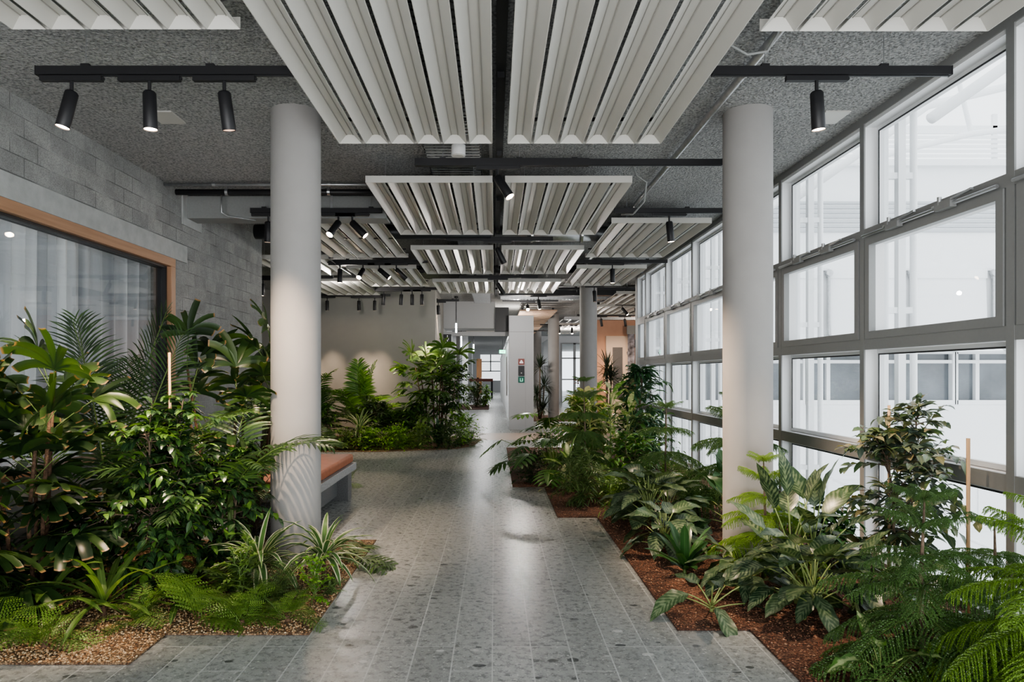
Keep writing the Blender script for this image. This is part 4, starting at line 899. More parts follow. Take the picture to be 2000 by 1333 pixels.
def broadleaf(loc,label,n=12,h=.5,Ll=.3,W=.13,mat='aglao',seed=1,pet=.25,name='broadleaf_plant',cat='plant',droop=.9,el=(25,80),lel=(-15,45),kind='ovate',wave=.12,crowns=2,spread=.12,leafmat=None,fold=.18):
    """leaves on petioles rising from a clump"""
    r=random.Random(seed); t=empty(name,loc,label,cat); ms=MB(); m=MB()
    for c in range(crowns):
        a=r.uniform(0,2*PI); cx=spread*math.cos(a)*(crowns>1); cyy=spread*math.sin(a)*(crowns>1); sh=max(.03,h-pet-.05)*r.uniform(.5,1)
        ms.tube([(cx*.6,cyy*.6,-.01),(cx,cyy,sh)],[.014,.010],8)
        for i in range(n):
            az=i*2.399+r.uniform(-.3,.3)+c; f=i/max(1,n-1); e=rad(el[0]+(el[1]-el[0])*f+r.uniform(-8,8)); p0=Vector((cx,cyy,sh*(.35+.65*f)))
            pl=pet*r.uniform(.75,1.15); cc=curve(p0,dirv(az,e),pl,4,.3); ms.tube([q[0] for q in cc],[.0055,.005,.0045,.004,.0035],6)
            p,d=cc[-1]; le=rad(lel[0]+(lel[1]-lel[0])*f+r.uniform(-15,15)); az2=az+r.uniform(-.35,.35)
            dd=dirv(az2,le); n_=UP*math.cos(le)-dirv(az2,0)*math.sin(le)+Vector((r.uniform(-.35,.35),r.uniform(-.35,.35),0))
            leaf(m,p,dd,n_,Ll*r.uniform(.7,1.12),W*r.uniform(.8,1.12),8,droop*r.uniform(.5,1.3),fold,kind,r.random(),wave)
    m.build('foliage',M[mat],t,True); ms.build('stem',M['stem_pale'],t,True); return t
def lobed(m,base,d,n,Ln,W,rnd,r,lobes=5,droop=.5):
    d=Vector(d).normalized(); n=(Vector(n)-d*Vector(n).dot(d)).normalized(); s=d.cross(n)
    for i in range(lobes):
        f=(i+.3)/lobes; c=Vector(base)+d*(Ln*.75*f)+DN*(droop*Ln*.3*f*f)
        w=W*.5*(math.sin(PI*(.18+.75*f))**.6)
        for z in (-1,1):
            dd=(s*z+d*(.25+.75*f)).normalized(); leaf(m,c-d*Ln*.04,dd,n,w*1.25,Ln/lobes*.72,4,droop,.12,'lance',rnd)
    leaf(m,base,d,n,Ln,W*.3,6,droop,.1,'ovate',rnd)
def philodendron(loc,label,n=14,Ll=.3,W=.26,pet=.45,seed=1,mat='philo',el=(20,80),z0=.05,name='split_leaf_philodendron'):
    r=random.Random(seed); t=empty(name,loc,label,'plant'); m=MB(); ms=MB(); ms.tube([(0,0,-.01),(0,0,z0+.04)],[.03,.02],10)
    for i in range(n):
        az=i*2.399+r.uniform(-.3,.3); f=i/(n-1); e=rad(el[0]+(el[1]-el[0])*f); cc=curve((0,0,z0),dirv(az,e),pet*r.uniform(.75,1.15),6,.55); ms.tube([q[0] for q in cc],[.007,.0065,.006,.0055,.005,.0045,.004],6)
        p,d=cc[-1]; le=rad(r.uniform(-35,15)); dd=dirv(az+r.uniform(-.3,.3),le); lobed(m,p,dd,UP+dirv(az,0)*.4,Ll*r.uniform(.75,1.1),W*r.uniform(.8,1.1),r.random(),r,5,.6)
    m.build('foliage',M[mat],t,True); ms.build('stem',M['stem_pale'],t,True); return t
def pine_branch(key,mat,Ln=.6,nb=34,bl=.19,dens=.0024,nl=.0125,rise=.12,droop=.75,nw=.0026,hang=2.3):
    k=('pb',key,mat)
    if k in CACHE: return CACHE[k]
    r=random.Random(key*7+5); m=MB(); mb=MB(); c=curve((0,0,0),dirv(0,rise),Ln,24,droop); mb.tube([c[j][0] for j in range(0,25,4)],[.005-.0007*j for j in range(7)],5)
    def rope(cc,n,scale=1):
        # cc: list of (p,d); needles spiral around
        tot=len(cc)-1
        for i in range(n):
            x=i/n*tot; j=int(x); p=cc[j][0].lerp(cc[j+1][0],x-j); d=cc[j][1]; a=i*2.399+r.uniform(-.3,.3)
            o1=d.orthogonal().normalized(); o2=d.cross(o1); ra=o1*math.cos(a)+o2*math.sin(a); L_=nl*scale*r.uniform(.8,1.2)
            tip=p+ra*L_*.62+d*L_*.85; sd=d.cross(ra).normalized()*nw
            m.add([p-sd,p+sd,tip],[(0,1,2)],[(-.2,i/n,r.random()*.6+.4*(i/n)),(.2,i/n,.5),(0,1,.9)])
    rope(c[8:],int(Ln*.66/dens*.7))
    for i in range(nb*2):
        side=1 if i%2 else -1; t=.12+.88*(i//2)/nb; x=min(23.99,t*24); j=int(x); p=c[j][0].lerp(c[j+1][0],x-j); d=c[j][1]
        L_=bl*(math.sin(PI*min(.97,(.22+.72*t)))**.7)*r.uniform(.8,1.15)
        dd=(Vector((0,side,0))+d*r.uniform(.45,.8)+Vector((0,0,r.uniform(-.05,.25)))).normalized()
        cc=curve(p,dd,L_,5,hang*r.uniform(.6,1.4)); rope(cc,max(6,int(L_/dens)))
        mb.tube([cc[0][0],cc[2][0],cc[5][0]],[.0016,.0013,.0008],3,False)
    CACHE[k]=(m.mesh('needles',M[mat],False),mb.mesh('twigs',M['stem_green'],True)); return CACHE[k]
def pine(loc,label,h=1.0,R=.5,tiers=5,per=5,mat='pine',seed=1,z0=.15,fine=1,az0=0,spec=None,dr=(.3,1.2),bark='bark',top=True):
    r=random.Random(seed); t=empty('norfolk_pine',loc,label,'pine')
    m=MB(); m.tube([(0,0,0),(r.uniform(-.02,.02),r.uniform(-.02,.02),h*.5),(0,0,h)],[.016,.011,.004],8); m.build('trunk',M[bark],t,True)
    for i in range(tiers):
        f=i/(tiers-1) if tiers>1 else 0; z=z0+(h-z0-.02)*f**.92; Lr=R*(1-.72*f)*r.uniform(.9,1.05)
        for j in range(per):
            az=az0+2*PI*j/per+i*.6+r.uniform(-.2,.2); s=Lr*r.uniform(.85,1.1)/.6
            key=(0 if f<.34 else 1 if f<.7 else 2)+ (3 if j%2 else 0)
            A,B=pine_branch(key,mat,rise=(.05,.25,.6)[key%3],droop=(1.0,.8,.5)[key%3],dens=.0024*fine,nw=.0026*fine**.6)
            o=mk('branch',A,t,(0,0,z),(r.uniform(-.15,.15),0,az),s); mk('twigs',B,o)
    for j in range(5):
        A,B=pine_branch(2,mat,rise=.6,droop=.5,dens=.0024*fine,nw=.0026*fine**.6); o=mk('branch',A,t,(0,0,h-.03),(0,-.5,az0+j*1.257),R*.13/.6); mk('twigs',B,o)
    if spec:
        for z,az,L_,key in spec:
            A,B=pine_branch(key,mat,rise=(.05,.25,.6)[key%3],droop=(1.0,.8,.5)[key%3]); o=mk('branch',A,t,(0,0,z),(0,0,az),L_/.6); mk('twigs',B,o)
    return t
# ================================================================ PLANTING BEDS
def bed(poly,mat,pmat,label,npeb,seed,vis,z=.012):
    """flat gravel bed with bumpy top plus loose pebbles"""
    t=empty('planting_bed',(0,0,0),label,'planting bed')
    m=MB(); m.prism(poly,.002,z,'z'); m.build('gravel_base',M[mat],t)
    r=random.Random(seed); vs=[];fs=[];at_=[]
    def inside(x,y):
        c=False; j=len(poly)-1
        for i in range(len(poly)):
            xi,yi=poly[i];xj,yj=poly[j]
            if (yi>y)!=(yj>y) and x<(xj-xi)*(y-yi)/(yj-yi)+xi: c=not c
            j=i
        return c
    cnt=0; x0,x1,y0,y1=vis; mb=MB()
    while cnt<npeb:
        yq=r.random()**1.5; x=r.uniform(x0,x1); y=y0+(y1-y0)*yq
        if not inside(x,y): 
            if r.random()<.001: cnt+=1
            continue
        cnt+=1; s=r.uniform(.0035,.009); rv=r.random(); zc=z+s*.3; o=len(vs)
        pts=[(1,0,0),(-1,0,0),(0,1,0),(0,-1,0),(0,0,1),(0,0,-.6)]
        a=r.uniform(0,PI); ca,sa=math.cos(a),math.sin(a)
        for p in pts:
            q=s*r.uniform(.7,1.3); X=p[0]*q; Y=p[1]*q; vs.append((x+X*ca-Y*sa,y+X*sa+Y*ca,zc+p[2]*q*.8)); at_.append((0,0,rv))
        fs+= [(o,o+2,o+4),(o+2,o+1,o+4),(o+1,o+3,o+4),(o+3,o,o+4)]
    mb.v=vs; mb.f=fs; mb.a=at_; q=mb.build('pebbles',M[pmat],t); q['kind']='stuff'
    return t
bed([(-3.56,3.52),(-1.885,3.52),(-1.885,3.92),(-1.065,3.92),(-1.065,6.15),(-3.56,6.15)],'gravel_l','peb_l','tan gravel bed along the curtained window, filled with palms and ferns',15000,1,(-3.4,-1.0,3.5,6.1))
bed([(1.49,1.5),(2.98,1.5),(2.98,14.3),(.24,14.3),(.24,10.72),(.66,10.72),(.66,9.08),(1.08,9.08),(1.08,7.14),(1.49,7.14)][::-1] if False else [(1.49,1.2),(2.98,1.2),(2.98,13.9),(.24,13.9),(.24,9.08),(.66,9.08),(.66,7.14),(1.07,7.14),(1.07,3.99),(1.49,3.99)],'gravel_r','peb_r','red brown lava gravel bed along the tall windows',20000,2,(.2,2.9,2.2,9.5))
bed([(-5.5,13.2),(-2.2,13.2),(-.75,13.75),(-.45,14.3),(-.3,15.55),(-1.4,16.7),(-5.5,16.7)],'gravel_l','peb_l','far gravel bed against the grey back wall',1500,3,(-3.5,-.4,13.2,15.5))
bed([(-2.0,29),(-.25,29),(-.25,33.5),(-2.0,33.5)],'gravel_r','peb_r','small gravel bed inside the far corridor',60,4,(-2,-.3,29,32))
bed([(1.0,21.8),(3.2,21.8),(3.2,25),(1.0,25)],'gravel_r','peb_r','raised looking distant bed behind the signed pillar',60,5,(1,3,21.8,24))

# ================================================================ LEFT BED PLANTS
def G(px,py,z=.012): p=ground(px,py); p.z=z; return p
rhapis(Vector((-3.0,4.45,.012)),'broad fan leaved lady palm at the left edge, against the curtained window',canes=6,h=1.38,leaves=11,Ls=.33,W=.062,seed=4,spread_r=.24,nseg=8,lowest=.14,sc=1.0,pet=.32)
rhapis(Vector((-3.3,3.75,.012)),'dark lady palm cropped by the left edge of the picture',canes=4,h=1.1,leaves=7,Ls=.30,W=.058,seed=9,spread_r=.15,nseg=8,lowest=.25,pet=.28)
palm(Vector((-2.98,5.3,.012)),'feather leaved palm arching in front of the pale curtain',Ln=1.5,mat='kentia',z0=.25,seed=3,lw=.018,ll=.34,nl=40,droop=1.0,spec=[(0.2,84,1.2),(2.1,84,1.15),(1.4,84,1.1),(4.3,84,1.1),(-.15,64,1.1),(1.9,72,1.1),(4.5,60,1.0),(-.9,60,1.0),(5.6,48,.9),(0.1,36,.9),(1.7,48,.9)])
bush(Vector((-2.28,4.62,.012)),'tall glossy weeping fig tied to a bamboo stake left of the thick column',name='weeping_fig',h=1.42,rx=.50,ry=.42,z0=.12,twigs=200,lpt=13,Ll=.09,W=.042,mat='ficus',seed=5,stems=3,droop=1.0,tdroop=1.7,rl=.014)
bush(Vector((-1.93,4.95,.012)),'second weeping fig leaning toward the thick left column',name='weeping_fig',h=1.05,rx=.36,ry=.34,z0=.15,twigs=110,lpt=12,Ll=.085,W=.04,mat='ficus',seed=15,stems=2,droop=1.0,tdroop=1.5,rl=.012)
stake(Vector((-2.22,4.7,.012)),1.64,'slender bamboo stake rising out of the weeping fig',.009,(-.02,0))
rhapis(Vector((-2.22,5.75,.012)),'tall lady palm with sunlit fans in front of the block wall',canes=6,h=1.6,leaves=6,Ls=.36,W=.045,seed=23,spread_r=.26,nseg=9,lowest=.5,sc=1.0,pet=.34)
palm(Vector((-1.95,4.98,.012)),'low feather palm whose frond crosses in front of the left column',Ln=1.05,mat='kentia',z0=.52,seed=8,lw=.034,ll=.28,nl=22,droop=1.35,spec=[(-.38,60,1.06),(.5,62,.95),(1.6,66,1.05),(2.6,56,1.0),(3.6,52,.95),(4.6,40,.75),(5.3,62,.8)])
bush(Vector((-1.98,5.55,.012)),'dense brownish fine leaved shrub just left of the thick column',name='fine_leaved_shrub',h=1.05,rx=.34,ry=.32,z0=.08,twigs=170,lpt=16,Ll=.045,W=.007,mat='podo',kind='lance',seed=31,stems=5,bark='bark_dk',droop=.4,tdroop=.5,el=(0,60),nseg=2,rl=.01)
bush(Vector((-3.15,5.0,.012)),'dark leafy filler shrub under the feather palm',name='dark_shrub',h=.55,rx=.4,ry=.4,z0=.08,twigs=60,lpt=9,Ll=.12,W=.05,mat='deep',seed=33,stems=4,tdroop=1.0,droop=.8,rl=.008)
bush(Vector((-3.35,4.3,.012)),'dark leafy clump at the foot of the leftmost palm',name='dark_shrub',h=.5,rx=.35,ry=.3,z0=.05,twigs=50,lpt=8,Ll=.13,W=.05,mat='deep',seed=34,stems=4,tdroop=1.0,droop=.8,rl=.008)
# low row
F_=[((-2.80,3.78),'fern','low fern at the bottom left corner on tan gravel',11,.36,'fern',7),
    ((-2.45,3.72),'fern','bright fern beside the bottom left corner fern',11,.34,'fern',7),
    ((-2.12,4.05),'fern','feathery fern in front of the glossy weeping fig',10,.33,'fern',7),
    ((-1.78,4.10),'fern','large bright fern below the weeping fig leaves',13,.46,'fern',7),
    ((-1.50,4.05),'fern','bright fern at the front corner of the tan gravel bed',12,.38,'fern',7),
    ((-1.25,4.12),'fern','fresh green fern nearest the stone path by the left column',11,.36,'fern',7),
    ((-1.45,4.42),'fern','dense little fern tucked between its bright neighbours',18,.30,'fern_dk',7),
    ((-1.68,4.5),'fern','sword fern with upright ribbed fronds before the left column',12,.42,'fern_dk',1),
    ((-2.95,4.1),'fern','dark fern deep among the palm canes at far left',14,.4,'fern_dk',7)]
for i,((x,y),nm,lb,n,Ln,mt,nn) in enumerate(F_): fern(Vector((x,y,.012)),lb,n,Ln,mt,40+i,nn=nn)
rosette(Vector((-1.63,4.72,.012)),'white edged spider plant left of the foot of the left column',n=40,Ln=.44,W=.044,mat='spider',seed=51,stem=.12,droop=1.9)
rosette(Vector((-1.19,4.75,.012)),'white edged spider plant at the right foot of the left column',n=42,Ln=.42,W=.046,mat='spider',seed=52,stem=.16,droop=1.8,crowns=1)
fern(Vector((-1.16,5.35,.012)),'sword fern behind the spider plant at the column foot',10,.5,'fern_dk',53,nn=1,els=(15,30,45))
rosette(Vector((-2.38,4.16,.012)),'strap leaved plant with long pale ribs crossing over the gravel',n=16,Ln=.55,W=.038,mat='mass',seed=54,droop=1.0,el=(15,62),name='strap_leaved_plant',kind='strap',stem=.05)
rosette(Vector((-2.72,4.15,.012)),'strap leaved plant with arching leaves behind the corner ferns',n=14,Ln=.5,W=.045,mat='mass',seed=55,droop=1.3,el=(20,60),name='strap_leaved_plant',kind='strap',stem=.05,wave=.1)
rosette(Vector((-3.05,3.7,.012)),'bird nest fern at the bottom left corner of the picture',n=16,Ln=.4,W=.06,mat='mass',seed=56,droop=1.5,el=(15,60),name='bird_nest_fern',cat='fern',kind='strap',wave=.15)
rosette(Vector((-1.98,4.32,.012)),'long leaved plant between the two largest ferns',n=14,Ln=.42,W=.04,mat='mass',seed=57,droop=1.2,el=(20,65),name='strap_leaved_plant',kind='strap')
bush(Vector((-1.17,4.42,.012)),'small light green parsley leaved herb at the column foot',name='leafy_herb',cat='herb',h=.34,rx=.16,ry=.14,z0=.04,twigs=40,lpt=8,Ll=.03,W=.02,mat='lime',seed=58,stems=4,bark='stem_green',droop=.4,tdroop=.6,rl=.003)
bush(Vector((-1.10,4.62,.012)),'low grey green tuft of fine blades on the gravel edge',name='grass_tuft',cat='grass',h=.12,rx=.12,ry=.1,z0=.01,twigs=60,lpt=5,Ll=.07,W=.004,mat='dark',kind='needle',seed=59,stems=4,bark='stem_green',droop=.8,tdroop=1.0,rl=.002)
bush(Vector((-1.62,4.35,.012)),'upright trilobed herb poking above the ferns before the column',name='leafy_herb',cat='herb',h=.5,rx=.14,ry=.12,z0=.05,twigs=34,lpt=7,Ll=.035,W=.026,mat='fern',seed=60,stems=3,bark='stem_green',droop=.4,tdroop=.5,rl=.003)
fern(Vector((-1.98,9.1,.0)),'little fern peeking out behind the bench end',12,.3,'fern',61,nn=9)
bush(Vector((-3.1,5.9,.012)),'green filler shrub along the parapet under the curtains',name='leafy_shrub',h=.7,rx=.4,ry=.25,z0=.08,twigs=60,lpt=9,Ll=.09,W=.03,mat='dark',seed=62,stems=4,tdroop=1.0,rl=.008)
bush(Vector((-2.6,5.9,.012)),'mid green filler shrub behind the weeping fig',name='leafy_shrub',h=.95,rx=.42,ry=.3,z0=.1,twigs=90,lpt=10,Ll=.09,W=.028,mat='kentia',seed=63,stems=4,tdroop=1.0,rl=.008,kind='lance')

# ================================================================ FAR LEFT BED
palm(Vector((-2.95,15.3,.012)),'bright areca palm against the spotlit back wall',Ln=1.45,mat='areca',z0=.3,seed=71,lw=.05,ll=.38,nl=26,droop=1.1,n=24,els=(80,62,48,34),stems=6)
palm(Vector((-2.25,15.0,.012)),'lower darker feather palm right of the areca palm',Ln=1.0,mat='kentia',z0=.25,seed=72,lw=.04,ll=.3,nl=22,droop=1.3,n=20,els=(66,48,36,24),stems=5)
palm(Vector((-3.75,14.3,.012)),'feather palm emerging right of the thick left column',Ln=1.25,mat='kentia',z0=.25,seed=73,lw=.04,ll=.3,nl=24,droop=1.3,n=18,els=(72,50,36,24),stems=5)
rhapis(Vector((-1.25,14.9,.012)),'tall many fanned lady palm at the end of the back wall',canes=9,h=1.75,leaves=9,Ls=.40,W=.06,seed=74,spread_r=.36,nseg=8,lowest=.38,mat='lady2',pet=.36)
bush(Vector((-1.0,14.75,.012)),'small dark leaved tree with a thin pale trunk beside the lady palm',name='small_tree',cat='tree',h=1.75,rx=.55,ry=.4,z0=.95,twigs=90,lpt=11,Ll=.12,W=.045,mat='ficus',seed=75,stems=2,tdroop=1.3,rl=.02)
fern(Vector((-4.0,13.6,.012)),'tall fern right beside the thick left column in the far bed',18,.7,'fern_dk',76,nn=1)
fern(Vector((-3.5,13.5,.012)),'grey green fern near the leather bench in the far bed',18,.55,'fern_dk',77,nn=1)
rosette(Vector((-2.72,13.75,.012)),'pale striped spider plant in the far bed below the areca palm',n=40,Ln=.62,W=.045,mat='spider',seed=78,stem=.3,droop=1.7,el=(5,80))
fern(Vector((-2.0,14.1,.012)),'soft fan leaved plant in the middle of the far bed',22,.6,'fern',79,nn=1,els=(30,45,60,20))
rosette(Vector((-1.15,14.0,.012)),'upright dark green bird nest fern in the far bed',n=16,Ln=.55,W=.09,mat='deep',seed=80,droop=.6,el=(40,80),name='bird_nest_fern',cat='fern',kind='strap',wave=.1)
r_=random.Random(5)
for i,(x,y,h,mt,lb) in enumerate([(-2.95,13.45,.26,'fern','low mossy mound at the left front of the far bed'),(-2.45,13.42,.3,'lime','lime groundcover mound below the spider plant'),(-1.95,13.5,.32,'lime','lime groundcover mound in the middle front of the far bed'),(-1.5,13.65,.34,'fern','leafy groundcover mound right of the middle front'),(-1.0,13.8,.4,'dark','dark groundcover mound below the small tree'),(-.75,14.2,.5,'lime','yellow green shrub at the right corner of the far bed'),(-.62,14.9,.42,'areca','grassy clump near the sand coloured strip'),(-3.9,13.35,.3,'dark','dark groundcover beside the bench cushion')]):
    bush(Vector((x,y,.012)),lb,name='groundcover_plant',cat='plant',h=h*1.45,rx=.4,ry=.3,z0=.03,twigs=85,lpt=7,Ll=.075,W=.035,mat=mt,seed=90+i,stems=5,bark='stem_green',droop=.6,tdroop=.9,rl=.005,nseg=2)
palm(Vector((-4.35,15.2,.012)),'taller feather palm just visible past the thick left column',Ln=1.5,mat='areca',z0=.3,seed=171,lw=.045,ll=.36,nl=24,droop=1.1,n=14,els=(76,60,46,34),stems=5)
bush(Vector((-3.6,14.2,.012)),'mid green shrub between the column and the areca palm',name='leafy_shrub',h=.95,rx=.5,ry=.4,z0=.08,twigs=100,lpt=9,Ll=.13,W=.04,mat='philo',seed=172,stems=5,tdroop=1.1,rl=.008)
bush(Vector((-2.55,14.3,.012)),'dense dark fan leaved shrub at the base of the areca palm',name='leafy_shrub',h=1.0,rx=.5,ry=.4,z0=.1,twigs=110,lpt=9,Ll=.14,W=.04,mat='dark',seed=97,stems=5,tdroop=1.0,rl=.008)
bush(Vector((-1.75,14.5,.012)),'knee high leafy shrub between the two palms of the far bed',name='leafy_shrub',h=.8,rx=.45,ry=.35,z0=.06,twigs=90,lpt=9,Ll=.12,W=.045,mat='philo',seed=98,stems=5,tdroop=1.0,rl=.008)
fern(Vector((-.55,14.35,.012)),'arching fern at the tip of the far bed by the path',12,.55,'fern_dk',99,nn=1,els=(20,40,60))

# ================================================================ RIGHT BED PLANTS
philodendron(Vector((.86,9.75,.012)),'split leaf philodendron leaning over the path in the middle distance',n=24,Ll=.40,W=.44,pet=.85,seed=101)
bush(Vector((.5,9.35,.012)),'low dark bushy plant at the stepped corner of the lava bed',name='dark_shrub',h=.42,rx=.32,ry=.24,z0=.03,twigs=130,lpt=9,Ll=.055,W=.024,mat='dark',seed=102,stems=5,tdroop=.9,rl=.005)
pine(Vector((1.2,9.2,.012)),'feathery norfolk pine with tiers rising behind the philodendron',h=1.42,R=.62,tiers=5,per=7,seed=103,z0=.45,fine=1.8)
broadleaf(Vector((1.62,9.6,.012)),'tall cream variegated shrub behind the tiered pine',n=22,h=1.35,Ll=.26,W=.085,mat='croton',seed=104,pet=.14,crowns=6,spread=.32,name='variegated_shrub',cat='shrub',kind='lance',el=(0,80),lel=(-30,60))
bush(Vector((1.35,10.2,.012)),'mid green shrub with pale blotched leaves left of the long leaved fig',name='variegated_shrub',h=1.3,rx=.55,ry=.4,z0=.25,twigs=90,lpt=9,Ll=.17,W=.06,mat='croton',seed=105,stems=5,tdroop=1.1,rl=.01)
bush(Vector((2.07,9.7,.012)),'tall fig with long drooping narrow leaves beside the far windows',name='long_leaved_fig',cat='tree',h=1.66,rx=.46,ry=.42,z0=.5,twigs=80,lpt=9,Ll=.24,W=.042,mat='alii',kind='lance',seed=106,stems=1,tdroop=1.3,droop=1.3,rl=.02,el=(0,60))
pine(Vector((1.85,7.35,.012)),'wide norfolk pine in front of the long leaved fig',h=1.15,R=.68,tiers=4,per=6,seed=107,z0=.38,fine=1.5)
pine(Vector((2.5,7.0,.012)),'norfolk pine behind the thick right column reaching over the sill',h=1.25,R=.85,tiers=5,per=7,seed=108,z0=.3,fine=1.5)
bush(Vector((.98,7.75,.012)),'bushy fine leaved plant arching over the lava gravel step',name='arching_plant',cat='plant',h=.62,rx=.42,ry=.36,z0=.05,twigs=120,lpt=12,Ll=.09,W=.012,mat='fern_dk',kind='lance',seed=109,stems=6,bark='stem_green',tdroop=1.6,droop=.8,rl=.005)
broadleaf(Vector((.95,8.6,.012)),'cream speckled dumb cane standing among the ferny plants',n=9,h=.68,Ll=.3,W=.12,mat='dumb',seed=110,pet=.18,crowns=1,name='dumb_cane',el=(30,85),lel=(-10,75))
broadleaf(Vector((.85,8.95,.012)),'low pale striped plant beside the dark corner bush',n=14,h=.3,Ll=.26,W=.08,mat='croton',seed=111,pet=.12,crowns=2,name='striped_plant',el=(10,70),lel=(-20,40))
broadleaf(Vector((1.62,6.35,.012)),'large silvery leaved aglaonema in the middle of the lava bed',n=15,h=.62,Ll=.34,W=.15,mat='aglao',seed=112,pet=.26,crowns=3,spread=.18,name='aglaonema')
broadleaf(Vector((2.05,6.05,.012)),'aglaonema with one upright glossy leaf left of the right column',n=12,h=.68,Ll=.33,W=.15,mat='deep',seed=113,pet=.3,crowns=2,spread=.12,name='aglaonema',lel=(-10,70))
bush(Vector((1.42,7.0,.012)),'grassy green filler between the aglaonema and the arching plant',name='leafy_herb',cat='herb',h=.5,rx=.36,ry=.34,z0=.04,twigs=110,lpt=9,Ll=.09,W=.018,mat='fern',kind='lance',seed=114,stems=6,bark='stem_green',tdroop=1.3,droop=.7,rl=.004)
fern(Vector((1.35,8.0,.012)),'fern half hidden under the wide norfolk pine',18,.5,'fern',115,nn=1)
fern(Vector((2.2,8.3,.012)),'dark fern below the window sill behind the wide pine',18,.55,'fern_dk',116,nn=1)
bush(Vector((1.7,8.5,.012)),'bright leafy shrub filling the bed behind the wide pine',name='leafy_shrub',h=.75,rx=.5,ry=.4,z0=.06,twigs=90,lpt=9,Ll=.12,W=.045,mat='philo',seed=117,stems=5,tdroop=1.1,rl=.008)
pine(Vector((1.95,4.95,.012)),'young norfolk pine standing before the thick right column',h=.88,R=.52,tiers=6,per=6,mat='pine_y',seed=118,z0=.16,fine=1.1)
broadleaf(Vector((1.3,5.75,.012)),'wide silver leafed aglaonema overhanging the lava gravel edge',n=12,h=.45,Ll=.32,W=.15,mat='aglao',seed=119,pet=.2,crowns=2,spread=.14,name='aglaonema',lel=(-25,30))
rosette(Vector((1.42,5.1,.012)),'dark upright bird nest fern on the red gravel',n=16,Ln=.36,W=.07,mat='deep',seed=120,droop=.7,el=(30,80),name='bird_nest_fern',cat='fern',kind='strap',wave=.1)
broadleaf(Vector((2.02,4.45,.012)),'tall dumb cane with big upright patterned leaves by the right column',n=12,h=.82,Ll=.34,W=.15,mat='aglao',seed=121,pet=.3,crowns=2,spread=.1,name='dumb_cane',el=(35,86),lel=(-10,72))
broadleaf(Vector((1.36,4.28,.012)),'young broad leaved philodendron alone at the red gravel corner',n=9,h=.3,Ll=.34,W=.11,mat='aglao',seed=122,pet=.2,crowns=1,name='young_philodendron',el=(12,62),lel=(-20,30),wave=.2)
broadleaf(Vector((1.78,4.15,.012)),'silver patterned aglaonema behind the young philodendron',n=14,h=.5,Ll=.31,W=.14,mat='aglao',seed=123,pet=.24,crowns=2,spread=.16,name='aglaonema',lel=(-30,40))
broadleaf(Vector((2.25,4.0,.012)),'dark silvery aglaonema under the weeping fig at right',n=12,h=.48,Ll=.28,W=.13,mat='aglao',seed=124,pet=.24,crowns=2,spread=.16,name='aglaonema',lel=(-30,40))
broadleaf(Vector((1.6,4.75,.012)),'low broad leaved clump between the bird nest fern and the young pine',n=11,h=.36,Ll=.28,W=.12,mat='aglao',seed=125,pet=.2,crowns=2,spread=.12,name='aglaonema',lel=(-30,30))
bush(Vector((2.72,4.55,.012)),'grey green weeping fig against the windows at right',name='weeping_fig',cat='tree',h=1.36,rx=.42,ry=.4,z0=.42,twigs=120,lpt=10,Ll=.105,W=.048,mat='ficus_cool',seed=126,stems=2,tdroop=1.3,rl=.013)
stake(Vector((2.67,4.62,.012)),1.28,'bamboo stake inside the grey green weeping fig',.009)
stake(Vector((2.88,4.15,.012)),1.1,'bare bamboo stake standing right of the grey green weeping fig',.011)
pine(Vector((2.08,3.3,.012)),'big norfolk pine sweeping across the lower right of the bed',h=.90,R=.66,tiers=6,per=7,seed=127,z0=.16,az0=.3)
pine(Vector((2.36,2.8,.012)),'bright green norfolk pine cut off by the right edge of the photo',h=.92,R=.78,tiers=5,per=8,mat='pine_y',seed=128,z0=.28,az0=.1)
broadleaf(Vector((1.82,3.22,.012)),'small wavy leaved philodendron low at the bottom right',n=8,h=.28,Ll=.26,W=.075,mat='dumb',seed=129,pet=.12,crowns=1,name='young_philodendron',el=(15,70),lel=(-20,55),wave=.3)
pine(Vector((2.6,3.55,.012)),'dense norfolk pine behind the bright one near the right edge',h=.72,R=.5,tiers=4,per=7,seed=130,z0=.2)
bush(Vector((2.6,5.3,.012)),'dark filler shrub under the windows behind the right column',name='dark_shrub',h=.5,rx=.35,ry=.35,z0=.05,twigs=60,lpt=8,Ll=.11,W=.045,mat='deep',seed=131,stems=4,tdroop=1.0,rl=.007)
bush(Vector((2.4,10.9,.012)),'leafy shrub below the far windows behind the long leaved fig',name='leafy_shrub',h=.95,rx=.5,ry=.5,z0=.1,twigs=80,lpt=9,Ll=.13,W=.045,mat='philo',seed=132,stems=4,tdroop=1.0,rl=.01)
bush(Vector((1.6,11.6,.012)),'leafy shrub deep in the bed before the middle column',name='leafy_shrub',h=1.2,rx=.5,ry=.5,z0=.2,twigs=80,lpt=9,Ll=.13,W=.045,mat='areca',seed=133,stems=4,tdroop=1.0,rl=.01)
bush(Vector((.85,11.2,.012)),'low leafy plant behind the split leaf philodendron',name='leafy_shrub',h=.6,rx=.35,ry=.35,z0=.05,twigs=60,lpt=8,Ll=.09,W=.035,mat='philo',seed=134,stems=4,tdroop=1.0,rl=.008)
